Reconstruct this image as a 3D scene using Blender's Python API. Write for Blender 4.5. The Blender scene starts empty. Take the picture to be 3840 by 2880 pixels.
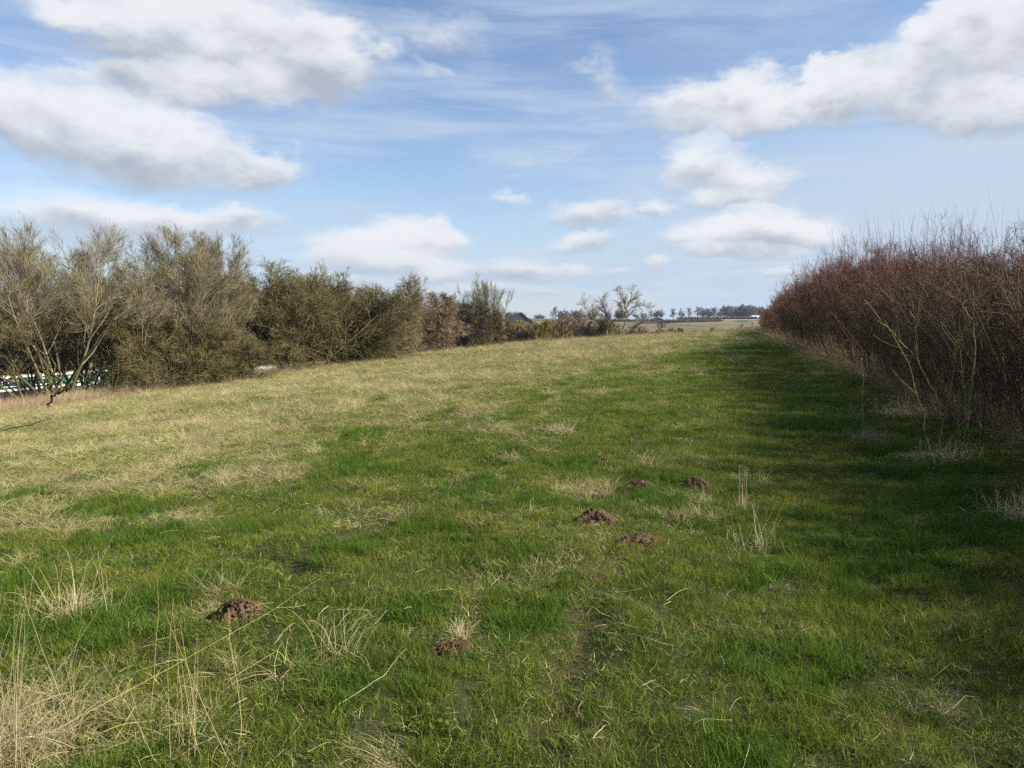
import bpy, math, random
import numpy as np

# ------------------------------------------------------------------ camera, sky, sun, exposure
SC = bpy.context.scene
COL = SC.collection
SC.view_settings.view_transform = 'Standard'
SC.view_settings.look = 'None'
SC.view_settings.gamma = 1.0
SC.view_settings.exposure = 1.04
SC.view_settings.use_curve_mapping = False
SC.cycles.use_denoising = False

cam_data = bpy.data.cameras.new('camera')
cam_data.sensor_width = 36.0
cam_data.lens = 26.37
cam_data.clip_start = 0.05
cam_data.clip_end = 9000.0
cam = bpy.data.objects.new('camera', cam_data)
cam.location = (0.0, 0.0, 1.6)
cam.rotation_euler = (math.radians(90.0 - 4.73), 0.0, 0.0)
COL.objects.link(cam)
SC.camera = cam

SUN_EL = 33.5
SUN_AZ = 101.0            # clockwise from +Y
sun_d = bpy.data.lights.new('sun', 'SUN')
sun_d.energy = 5.0
sun_d.angle = math.radians(0.5)
sun_d.color = (1.0, 0.94, 0.84)
sun = bpy.data.objects.new('sun', sun_d)
sun.rotation_euler = (math.radians(90.0 - SUN_EL), 0.0, math.radians(180.0 - SUN_AZ))
COL.objects.link(sun)


class NT:
    """small helper round a node tree"""
    def __init__(self, tree):
        self.t = tree
        self.n = tree.nodes
        self.l = tree.links

    def new(self, kind, **kw):
        nd = self.n.new(kind)
        for k, v in kw.items():
            setattr(nd, k, v)
        return nd

    def put(self, sock, v):
        if isinstance(v, bpy.types.NodeSocket):
            self.l.new(v, sock)
        elif v is not None:
            sock.default_value = v

    def m(self, op, a, b=None, c=None, clamp=False):
        nd = self.new('ShaderNodeMath', operation=op)
        nd.use_clamp = clamp
        self.put(nd.inputs[0], a)
        if b is not None: self.put(nd.inputs[1], b)
        if c is not None: self.put(nd.inputs[2], c)
        return nd.outputs[0]

    def v(self, op, a, b=None, out=0):
        nd = self.new('ShaderNodeVectorMath', operation=op)
        self.put(nd.inputs[0], a)
        if b is not None: self.put(nd.inputs[1], b)
        return nd.outputs[out]

    def xyz(self, x, y, z=0.0):
        nd = self.new('ShaderNodeCombineXYZ')
        self.put(nd.inputs[0], x); self.put(nd.inputs[1], y); self.put(nd.inputs[2], z)
        return nd.outputs[0]

    def noise(self, vec, scale, detail=4.0, rough=0.55, dist=0.0, col=False, dims='3D'):
        nd = self.new('ShaderNodeTexNoise', noise_dimensions=dims)
        if vec is not None: self.put(nd.inputs['Vector'], vec)
        nd.inputs['Scale'].default_value = scale
        nd.inputs['Detail'].default_value = detail
        nd.inputs['Roughness'].default_value = rough
        nd.inputs['Distortion'].default_value = dist
        return nd.outputs['Color' if col else 'Fac']

    def smooth(self, x, a, b, lo=0.0, hi=1.0, kind='SMOOTHSTEP'):
        nd = self.new('ShaderNodeMapRange', interpolation_type=kind)
        self.put(nd.inputs['Value'], x)
        nd.inputs['From Min'].default_value = a
        nd.inputs['From Max'].default_value = b
        nd.inputs['To Min'].default_value = lo
        nd.inputs['To Max'].default_value = hi
        return nd.outputs['Result']

    def mix(self, f, a, b, mode='MIX'):
        nd = self.new('ShaderNodeMix', data_type='RGBA', blend_type=mode)
        self.put(nd.inputs[0], f)
        self.put(nd.inputs[6], a if isinstance(a, bpy.types.NodeSocket) else (*a, 1.0))
        self.put(nd.inputs[7], b if isinstance(b, bpy.types.NodeSocket) else (*b, 1.0))
        return nd.outputs[2]


# clouds: (azimuth deg, elevation deg, half width deg, half height deg, density)
CLOUDS = [
    (-18.0, 19.2, 8.7, 3.64, 1.16),
    (-24.8, 19.2, 6.5, 2.75, 1.06),
    (-13.7, 17.8, 4.1, 3.16, 1.06),
    (-22.4, 15.6, 8.3, 1.71, 0.96),
    (-30.4, 19.1, 2.4, 1.10, 0.54),
    (-27.1, 16.1, 3.1, 1.33, 0.54),
    (-32.2, 13.0, 4.9, 2.93, 1.16),
    (-27.0, 12.0, 6.6, 2.65, 1.16),
    (-23.1, 11.1, 6.4, 2.44, 1.06),
    (-18.3, 10.9, 3.6, 1.51, 0.85),
    (-29.1, 6.8, 6.7, 1.76, 1.01),
    (-23.8, 6.8, 4.9, 1.41, 0.96),
    (-19.6, 7.3, 2.6, 0.95, 0.60),
    (-11.9, 5.8, 3.2, 1.23, 1.22),
    (-7.8, 6.6, 3.8, 1.53, 1.32),
    (-5.4, 6.1, 2.2, 1.32, 1.01),
    (-9.6, 4.6, 5.3, 1.01, 1.02),
    (0.5, 3.9, 4.0, 0.84, 0.94),
    (5.0, 4.0, 1.5, 0.60, 0.85),
    (-5.1, 3.7, 2.2, 0.93, 0.85),
    (12.3, 15.7, 4.1, 1.64, 0.73),
    (15.9, 15.9, 3.7, 1.87, 0.83),
    (19.6, 15.2, 4.8, 1.59, 0.87),
    (23.2, 16.2, 2.1, 0.98, 0.85),
    (24.3, 15.1, 4.5, 1.85, 0.96),
    (14.6, 14.1, 5.4, 0.86, 0.38),
    (30.2, 16.2, 4.8, 3.45, 1.37),
    (31.9, 18.3, 4.1, 2.75, 1.48),
    (29.1, 18.0, 2.5, 1.99, 1.06),
    (32.8, 13.2, 4.1, 1.45, 0.75),
    (14.7, 11.2, 3.2, 2.32, 1.32),
    (17.9, 9.6, 2.8, 1.70, 1.27),
    (15.4, 8.6, 2.7, 0.96, 1.02),
    (14.8, 6.0, 3.4, 1.35, 1.01),
    (18.3, 6.4, 3.6, 1.47, 1.06),
    (21.7, 6.4, 2.5, 1.03, 0.75),
    (16.8, 5.0, 4.4, 0.62, 1.02),
    (5.7, 7.6, 4.2, 1.09, 1.02),
    (5.4, 5.7, 2.5, 0.69, 0.94),
    (-0.2, 8.7, 1.8, 0.68, 0.85),
    (11.3, 8.1, 1.6, 0.62, 0.85),
    (10.9, 4.3, 1.1, 0.64, 0.94),
    (7.8, 3.9, 1.4, 0.42, 0.85),
    (2.6, 2.4, 1.5, 0.38, 0.60),
    (15.6, 2.0, 2.1, 0.36, 0.52),
    (-5.0, 20.6, 3.9, 1.40, 0.49),
    (-5.0, 17.7, 0.9, 0.91, 0.46),
    (-8.4, 18.7, 1.8, 1.02, 0.49),
    (7.0, 17.1, 2.1, 1.50, 0.54),
    (-14.0, 3.2, 3.1, 0.55, 0.85),
    (-2.0, 2.6, 2.9, 0.38, 0.77),
    (20.0, 3.5, 2.3, 0.40, 0.77),
]


def make_world():
    w = bpy.data.worlds.new('World')
    SC.world = w
    w.use_nodes = True
    t = NT(w.node_tree)
    t.n.clear()
    out = t.new('ShaderNodeOutputWorld')
    sky = t.new('ShaderNodeTexSky', sky_type='NISHITA')
    sky.sun_disc = False
    sky.sun_elevation = math.radians(SUN_EL)
    sky.sun_rotation = math.radians(SUN_AZ)
    sky.altitude = 50.0
    sky.air_density = 1.0
    sky.dust_density = 0.6
    sky.ozone_density = 2.2
    bg_sky = t.new('ShaderNodeBackground')
    t.l.new(t.mix(1.0, sky.outputs[0], (0.98, 1.0, 1.06), 'MULTIPLY'), bg_sky.inputs[0])
    bg_sky.inputs[1].default_value = 0.078

    tc = t.new('ShaderNodeTexCoord')
    d = t.v('NORMALIZE', tc.outputs['Generated'])
    sp = t.new('ShaderNodeSeparateXYZ'); t.l.new(d, sp.inputs[0])
    X, Y, Z = sp.outputs
    az = t.m('MULTIPLY', t.m('ARCTAN2', X, Y), 57.2958)
    el = t.m('MULTIPLY', t.m('ARCSINE', Z), 57.2958)
    # the clouds' own coordinates: degrees, finer towards the horizon
    zz = t.m('MAXIMUM', t.m('ADD', Z, 0.10), 0.03)
    plane = t.xyz(t.m('DIVIDE', X, zz), t.m('DIVIDE', Y, zz), 0.0)
    warp = t.noise(t.v('MULTIPLY', d, (1, 1, 1.9)), 7.0, 5.0, 0.62, col=True)
    warp2 = t.noise(t.v('MULTIPLY', d, (1, 1, 1.8)), 26.0, 4.0, 0.6, col=True)
    wv = t.v('ADD', t.v('MULTIPLY', t.v('SUBTRACT', warp, (0.5, 0.5, 0.5)), (9.0, 6.5, 0)),
             t.v('MULTIPLY', t.v('SUBTRACT', warp2, (0.5, 0.5, 0.5)), (2.4, 2.2, 0)))
    # less warp near the horizon, where the clouds are small
    wscale = t.smooth(el, 1.0, 16.0, 0.16, 1.0, 'LINEAR')
    wsc = t.new('ShaderNodeVectorMath', operation='SCALE')
    t.l.new(wv, wsc.inputs[0]); t.l.new(wscale, wsc.inputs['Scale'])
    p = t.v('ADD', t.xyz(az, el, 0.0), wsc.outputs[0])
    dens = None; shade = None
    for (ca, ce, ra, re_, am) in CLOUDS:
        q = t.v('MULTIPLY', t.v('SUBTRACT', p, (ca, ce, 0.0)), (1.0 / ra, 1.0 / re_, 0.0))
        ln = t.v('LENGTH', q, out=1)
        f = t.m('MULTIPLY', t.m('SUBTRACT', 1.25, ln, clamp=True), am)
        s2 = t.new('ShaderNodeSeparateXYZ'); t.l.new(q, s2.inputs[0])
        g = t.m('MULTIPLY', s2.outputs[1], f)
        dens = f if dens is None else t.m('ADD', dens, f)
        shade = g if shade is None else t.m('ADD', shade, g)
    # height inside the cloud, -1 (base) .. 1 (top)
    hgt = t.m('DIVIDE', shade, t.m('MAXIMUM', dens, 0.05))
    n1 = t.noise(t.v('MULTIPLY', d, (1, 1, 2.0)), 6.5, 6.0, 0.52)
    n2 = t.noise(t.v('MULTIPLY', t.v('ADD', d, (0.012, 0.0, 0.02)), (1, 1, 2.0)), 6.5, 6.0, 0.52)
    dn = t.m('ADD', dens, t.m('MULTIPLY', t.m('SUBTRACT', n1, 0.5), 1.3))
    alpha = t.smooth(dn, -0.05, 1.1)
    # a general broken cover for the rest of the sky, out of the picture
    side = t.noise(plane, 0.5, 6.0, 0.55)
    away = t.smooth(t.m('ABSOLUTE', az), 42.0, 60.0)
    high = t.smooth(el, 34.0, 46.0)
    away = t.m('MAXIMUM', away, high)
    gen = t.m('MULTIPLY', t.m('MULTIPLY', t.smooth(side, 0.60, 0.76), away), t.smooth(el, 0.0, 6.0))
    alpha = t.m('MAXIMUM', alpha, gen)
    # lit top, grey base
    lum = t.m('ADD', t.m('MULTIPLY', hgt, 1.0), t.m('MULTIPLY', t.m('SUBTRACT', n1, n2), 2.8))
    lum = t.m('ADD', lum, t.m('MULTIPLY', t.m('SUBTRACT', t.noise(d, 7.0, 4.0, 0.5), 0.5), 1.5))
    lum = t.smooth(lum, -1.05, 0.45)
    thick = t.smooth(dn, 0.35, 1.3)
    lum = t.m('SUBTRACT', lum, t.m('MULTIPLY', thick, 0.08), clamp=True)
    ccol = t.mix(lum, (0.46, 0.51, 0.60), (0.93, 0.95, 0.98))
    # the smaller far clouds are thinner and greyer
    low = t.smooth(el, 1.0, 7.0)
    ccol = t.mix(low, t.mix(0.5, ccol, (0.54, 0.62, 0.76)), ccol)
    bg_c = t.new('ShaderNodeBackground')
    t.l.new(ccol, bg_c.inputs[0]); bg_c.inputs[1].default_value = 0.47
    # thin cirrus veil over the blue
    cir = t.noise(t.v('MULTIPLY', d, (1.1, 1.1, 10.0)), 2.4, 7.0, 0.6, 0.6)
    streak = t.noise(t.v('MULTIPLY', d, (1.5, 1.5, 26.0)), 3.0, 6.0, 0.6, 0.3)
    veil = t.m('MULTIPLY', t.smooth(cir, 0.36, 0.72), t.smooth(el, 36.0, 13.0, 0.16, 0.86))
    veil = t.m('ADD', veil, t.m('MULTIPLY', t.smooth(streak, 0.52, 0.75), t.smooth(el, 22.0, 12.0, 0.0, 0.30)))
    veil = t.m('ADD', veil, t.m('MULTIPLY', t.smooth(az, -8.0, 26.0), t.smooth(el, 22.0, 12.0, 0.0, 0.42)))
    veil = t.m('ADD', veil, t.smooth(el, 16.0, 0.0, 0.0, 0.45), clamp=True)
    bg_v = t.new('ShaderNodeBackground')
    bg_v.inputs[0].default_value = (0.62, 0.745, 0.92, 1.0); bg_v.inputs[1].default_value = 0.435
    m1 = t.new('ShaderNodeMixShader')
    t.l.new(veil, m1.inputs[0]); t.l.new(bg_sky.outputs[0], m1.inputs[1]); t.l.new(bg_v.outputs[0], m1.inputs[2])
    m2 = t.new('ShaderNodeMixShader')
    t.l.new(t.m('MULTIPLY', alpha, 0.94), m2.inputs[0])
    t.l.new(m1.outputs[0], m2.inputs[1]); t.l.new(bg_c.outputs[0], m2.inputs[2])
    t.l.new(m2.outputs[0], out.inputs[0])
    w.cycles.sampling_method = 'MANUAL'
    w.cycles.sample_map_resolution = 512


make_world()

# ------------------------------------------------------------------ terrain as a height function
def _hash(ix, iy, seed):
    h = (ix.astype(np.int64) * 374761393 + iy.astype(np.int64) * 668265263 + seed * 1442695041) & 0xFFFFFFFF
    h = ((h ^ (h >> 13)) * 1274126177) & 0xFFFFFFFF
    h = h ^ (h >> 16)
    return (h & 0xFFFFFF) / float(0xFFFFFF)


def vnoise(x, y, seed=0):
    x = np.asarray(x, float); y = np.asarray(y, float)
    ix = np.floor(x).astype(np.int64); iy = np.floor(y).astype(np.int64)
    fx = x - ix; fy = y - iy
    fx = fx * fx * (3 - 2 * fx); fy = fy * fy * (3 - 2 * fy)
    a = _hash(ix, iy, seed); b = _hash(ix + 1, iy, seed)
    c = _hash(ix, iy + 1, seed); d = _hash(ix + 1, iy + 1, seed)
    return (a * (1 - fx) + b * fx) * (1 - fy) + (c * (1 - fx) + d * fx) * fy


def fbm(x, y, seed=0, octaves=4, gain=0.5):
    s = 0.0; a = 1.0; tot = 0.0
    for o in range(octaves):
        s = s + a * vnoise(x * 2 ** o + 13.7 * o, y * 2 ** o - 7.3 * o, seed + o)
        tot += a; a *= gain
    return s / tot


def sstep(x, a, b):
    t = np.clip((x - a) / (b - a), 0, 1)
    return t * t * (3 - 2 * t)


BRK = np.array([(-24, -120), (-21, -20), (-19.2, 15), (-19.0, 28), (-18.4, 36), (-15.9, 47), (-11.8, 62), (-5, 77),
                (5, 89), (18, 100), (29, 112), (40, 122), (75, 150), (150, 210), (420, 420)], float)


def brk_dist(x, y):
    x = np.asarray(x, float); y = np.asarray(y, float)
    best = np.full(x.shape, 1e9); sign = np.ones(x.shape)
    for i in range(len(BRK) - 1):
        a = BRK[i]; e = BRK[i + 1] - a; L2 = e @ e
        t = np.clip(((x - a[0]) * e[0] + (y - a[1]) * e[1]) / L2, 0, 1)
        d = np.hypot(x - a[0] - t * e[0], y - a[1] - t * e[1])
        s = -np.sign(e[0] * (y - a[1]) - e[1] * (x - a[0]))
        k = d < best
        best = np.where(k, d, best); sign = np.where(k, s, sign)
    return best * sign


def hedge_x(y):
    return 3.2 + 0.305 * y


def lat(x, y):
    """metres to the left of the hedge foot"""
    return (hedge_x(y) - x) * 0.956


def canal_c(x, y):
    return (x - (-33.9 + 0.38 * (y - 50.0))) * 0.935


ZR = [0, 110, 150, 220, 300, 500, 700, 900, 1400, 2500, 4000]
ZH = [-3.4, -3.5, -3.6, -4.0, -3.0, -0.7, 3.6, 4.4, 3.0, -2.0, -14.0]


def ground_z(x, y):
    x = np.asarray(x, float); y = np.asarray(y, float)
    w = lat(x, y)
    g = np.interp(y, [-50, 30, 45, 62, 77, 100, 125], [1.0, 1.0, 0.92, 0.66, 0.58, 0.6, 0.8])
    zf = -1.95 * np.clip((w - 4.0) / 26.0, 0, 1.3) ** 1.35 * g
    zf = zf + 0.12 * sstep(-w, -1.5, 1.0)
    r = np.hypot(x, y)
    zf = zf + (fbm(x * 0.9, y * 0.9, 5, 3) - 0.5) * 0.075 * np.clip(r / 3.0, 0, 1)
    zf = zf + (fbm(x * 2.8, y * 2.8, 25, 3) - 0.5) * 0.085 * np.clip(r / 3.0, 0, 1) * (1 - sstep(r, 9, 15))
    zf = zf + (fbm(x * 0.13, y * 0.13, 15, 2) - 0.5) * 0.22 * sstep(r, 5, 18) * sstep(w, 1.0, 7.0)
    zf = zf - 0.035 * ruts(x, y)
    # a short furrow in the turf, left of the middle
    ex, ey = 0.75, -0.55
    tt = np.clip(((x + 1.9) * ex + (y - 5.3) * ey) / (ex * ex + ey * ey), 0, 1)
    dd = np.hypot(x + 1.9 - tt * ex, y - 5.3 - tt * ey)
    zf = zf - 0.07 * np.exp(-(dd / 0.09) ** 2)
    s = brk_dist(x, y)
    t = np.clip(-s / 14.0, 0, 1)
    z = zf * (1 - np.sin(t * math.pi / 2)) + (-3.25) * np.sin(t * math.pi / 2)
    zr = np.interp(r, ZR, ZH) + 1.5 * sstep(r, 350, 900) * (fbm(x * 0.0035, y * 0.0035, 31, 3) - 0.5)
    k = sstep(r, 130, 230) * np.where(s > 0, 1, 1)
    k = np.maximum(k, sstep(-s, 14, 60) * sstep(r, 100, 150))
    z = z * (1 - k) + zr * k
    c = np.abs(canal_c(x, y))
    ch = (1 - sstep(c, 4.4, 5.6)) * (r < 260)
    z = z * (1 - ch) + (-4.7) * ch
    return z


def gz(x, y):
    return float(ground_z(np.array([x]), np.array([y]))[0])


def ruts(x, y):
    """worn, trodden line running up the field (0..1)"""
    w = lat(x, y)
    wob = (fbm(y * 0.25, y * 0 + 3.0, 77, 2) - 0.5) * 0.5
    brk = 0.25 + 0.75 * sstep(fbm(y * 1.9, y * 0 + 9.0, 78, 3), 0.38, 0.56)
    a = brk * np.exp(-((w - 3.75 - 0.09 * (y - 3.0) - wob * 0.35) / 0.12) ** 2) * (1.0 - 0.45 * sstep(y, 3.4, 5.0))
    b = np.exp(-((w - 6.05 - wob) / 0.20) ** 2) * 0.6
    c = np.exp(-((w - 7.6 - wob) / 0.20) ** 2) * 0.45
    return np.clip(a * (1 - sstep(y, 12, 26)) + b * sstep(y, 3, 6) + c * sstep(y, 5, 9), 0, 1)


def dryness(x, y):
    w = lat(x, y)
    n = fbm(x * 0.42, y * 0.42, 41, 4, 0.6) - 0.5
    n2 = fbm(x * 1.7, y * 1.7, 51, 3, 0.6) - 0.5
    # long streaks along the mowing direction
    n3 = fbm(w * 0.7, y * 0.09, 61, 4, 0.6) - 0.5
    r = np.hypot(x, y)
    far = sstep(r, 5, 12)
    base = 0.66 * sstep(w, 2.0, 17.0) * (0.6 + 0.4 * far) + 0.13
    base = base + 0.20 * sstep(r, 22, 60) * sstep(w, 1.5, 6)
    base = base - 0.10 * (1 - sstep(w, 0.0, 4.0)) * sstep(w, -0.2, 0.8)
    d = base + n * 0.62 + n2 * 0.85 + n3 * 0.42 * far
    # strip along the hedge foot is dead stalks
    d = np.maximum(d, (1 - sstep(w, -0.8, 0.35)) * (0.75 + n2))
    # foreground straw
    fg = (1 - sstep(y, 3.0, 3.9)) * (1 - sstep(x, -2.1, -1.1))
    d = d + fg * 0.30 - 0.10 * (1 - sstep(r, 4, 7))
    return np.clip(d, 0, 1)


# ------------------------------------------------------------------ mesh helpers
def mesh_from(name, V, quads=None, tris=None, mat=None, attrs=None, smooth=True):
    me = bpy.data.meshes.new(name)
    V = np.asarray(V, np.float32)
    nq = 0 if quads is None else len(quads)
    nt = 0 if tris is None else len(tris)
    me.vertices.add(len(V))
    me.vertices.foreach_set('co', V.ravel())
    loops = []
    starts = []
    if nq:
        loops.append(np.asarray(quads, np.int32).ravel()); starts.append(np.arange(nq, dtype=np.int32) * 4)
    if nt:
        loops.append(np.asarray(tris, np.int32).ravel()); starts.append(nq * 4 + np.arange(nt, dtype=np.int32) * 3)
    loops = np.concatenate(loops); starts = np.concatenate(starts)
    me.loops.add(len(loops)); me.loops.foreach_set('vertex_index', loops)
    me.polygons.add(nq + nt); me.polygons.foreach_set('loop_start', starts)
    if smooth:
        me.polygons.foreach_set('use_smooth', np.ones(nq + nt, bool))
    me.update(calc_edges=True)
    for k, a in (attrs or {}).items():
        at = me.attributes.new(k, 'FLOAT', 'POINT')
        at.data.foreach_set('value', np.asarray(a, np.float32))
    if mat is not None:
        me.materials.append(mat)
    return me


def add(name, me, parent=None, loc=None):
    o = bpy.data.objects.new(name, me)
    COL.objects.link(o)
    if parent is not None: o.parent = parent
    if loc is not None: o.location = loc
    return o


def tag(o, label=None, cat=None, group=None, kind=None):
    if label: o['label'] = label
    if cat: o['category'] = cat
    if group: o['group'] = group
    if kind: o['kind'] = kind
    return o


def thing(name, label, cat, loc, rz=0.0, group=None):
    o = bpy.data.objects.new(name, None)
    o.empty_display_size = 0.3
    COL.objects.link(o)
    o.location = loc
    o.rotation_euler = (0, 0, rz)
    return tag(o, label, cat, group)


class Wood:
    """collects tapering chains (stems, limbs, twigs, stalks) into one mesh"""
    def __init__(self):
        self.V = []; self.Q = []; self.A = []; self.B = []; self.n = 0

    def add(self, P, R, sides=3, tone=None, rng=None, lvl=0.0):
        P = np.asarray(P, float)
        if P.ndim == 2: P = P[None]
        R = np.broadcast_to(np.asarray(R, float), P.shape[:2])
        N, K, _ = P.shape
        if N == 0: return
        rng = rng or np.random.default_rng(1)
        T = np.gradient(P, axis=1)
        T /= np.linalg.norm(T, axis=2, keepdims=True) + 1e-9
        a = rng.normal(size=(N, 1, 3)); a /= np.linalg.norm(a, axis=2, keepdims=True)
        u = np.cross(T, np.broadcast_to(a, T.shape)); u /= np.linalg.norm(u, axis=2, keepdims=True) + 1e-9
        v = np.cross(T, u)
        if sides == 2:
            V = np.stack([P + R[..., None] * u, P - R[..., None] * u], 2)
        else:
            an = np.arange(sides) * 2 * math.pi / sides
            V = P[:, :, None] + R[:, :, None, None] * (np.cos(an)[None, None, :, None] * u[:, :, None]
                                                      + np.sin(an)[None, None, :, None] * v[:, :, None])
        base = self.n + (np.arange(N) * K * sides)[:, None, None] + (np.arange(K - 1) * sides)[None, :, None]
        nf = 1 if sides == 2 else sides
        i = np.arange(nf)[None, None]; j = (np.arange(nf) + 1) % sides; j = j[None, None]
        Q = np.stack([base + i, base + j, base + sides + j, base + sides + i], -1).reshape(-1, 4)
        self.V.append(V.reshape(-1, 3)); self.Q.append(Q)
        tone = rng.random(N) if tone is None else np.broadcast_to(np.asarray(tone, float), (N,))
        self.A.append(np.repeat(tone, K * sides))
        self.B.append(np.full(N * K * sides, lvl))
        self.n += N * K * sides

    def mesh(self, name, mat):
        return mesh_from(name, np.concatenate(self.V), np.concatenate(self.Q), None, mat,
                         {'tone': np.concatenate(self.A), 'lvl': np.concatenate(self.B)})


def unit(v):
    return v / (np.linalg.norm(v, axis=-1, keepdims=True) + 1e-9)


def run(rng, S, D, L, R0, K, wig=0.2, up=0.0, tip=0.25, droop=0.0):
    """walk each chain K steps from S along D; gives points (N,K+1,3) and radii"""
    N = len(S); P = np.zeros((N, K + 1, 3)); P[:, 0] = S; D = unit(np.array(D, float)); L = np.broadcast_to(L, (N,))
    for k in range(K):
        D = unit(D + rng.normal(size=(N, 3)) * wig + np.array([0, 0, 1.0]) * (up - droop * (k / K)))
        P[:, k + 1] = P[:, k] + D * (L / K)[:, None]
    t = np.linspace(0, 1, K + 1)[None]
    R = np.broadcast_to(R0, (N,))[:, None] * (1 - (1 - tip) * t)
    return P, R


def spawn(rng, P, R, n, tmin=0.2, tmax=1.0, ang=(0.4, 0.9), lr=(0.3, 0.6), rr=0.6, flat=0.0):
    N, K1, _ = P.shape; K = K1 - 1
    idx = np.repeat(np.arange(N), n)
    t = (tmin + (tmax - tmin) * rng.random(N * n)) * K * 0.999
    k = t.astype(int); f = (t - k)[:, None]
    S = P[idx, k] * (1 - f) + P[idx, k + 1] * f
    T = unit(P[idx, k + 1] - P[idx, k])
    r = R[idx, k] * (1 - f[:, 0]) + R[idx, k + 1] * f[:, 0]
    a = rng.normal(size=(N * n, 3)); a[:, 2] *= (1 - flat)
    perp = unit(a - (a * T).sum(1, keepdims=True) * T)
    an = rng.uniform(ang[0], ang[1], N * n)[:, None]
    D = T * np.cos(an) + perp * np.sin(an)
    Lp = np.linalg.norm(np.diff(P, axis=1), axis=2).sum(1)[idx]
    L = Lp * rng.uniform(lr[0], lr[1], N * n) * (1.15 - 0.6 * t / K)
    return S, D, L, r * rr


# ------------------------------------------------------------------ materials
def new_mat(name):
    m = bpy.data.materials.new(name); m.use_nodes = True
    t = NT(m.node_tree); t.n.clear()
    out = t.new('ShaderNodeOutputMaterial')
    return m, t, out


def principled(t, out, base, rough=0.8, spec=0.3, normal=None, metal=0.0):
    b = t.new('ShaderNodeBsdfPrincipled')
    t.put(b.inputs['Base Color'], base if isinstance(base, bpy.types.NodeSocket) else (*base, 1))
    t.put(b.inputs['Roughness'], rough)
    b.inputs['Specular IOR Level'].default_value = spec
    b.inputs['Metallic'].default_value = metal
    if normal is not None: t.l.new(normal, b.inputs['Normal'])
    t.l.new(b.outputs[0], out.inputs[0])
    return b


def bump(t, h, strength=0.5, dist=0.05):
    b = t.new('ShaderNodeBump')
    b.inputs['Strength'].default_value = strength
    b.inputs['Distance'].default_value = dist
    t.l.new(h, b.inputs['Height'])
    return b.outputs[0]


def attr(t, name):
    a = t.new('ShaderNodeAttribute'); a.attribute_name = name
    return a.outputs['Fac']


def bark_mat(name, c_thick, c_thin, c_moss, moss=0.5, moss_h=None, scale=1.3):
    """stems: thick wood, thin twigs, and mossy or lichened patches"""
    m, t, out = new_mat(name)
    geo = t.new('ShaderNodeNewGeometry')
    pos = geo.outputs['Position']
    lv = attr(t, 'lvl'); tone = attr(t, 'tone')
    col = t.mix(lv, c_thick, c_thin)
    n = t.noise(pos, scale, 5.0, 0.6)
    f = t.m('MULTIPLY', t.smooth(n, 0.62 - moss * 0.35, 0.78 - moss * 0.25), 0.85)
    col = t.mix(f, col, c_moss)
    br = t.m('ADD', 0.55, t.m('MULTIPLY', tone, 0.95))
    col = t.mix(1.0, col, t.xyz(br, br, br), 'MULTIPLY')
    principled(t, out, col, 0.85, 0.1)
    return m


M = {}


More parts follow.
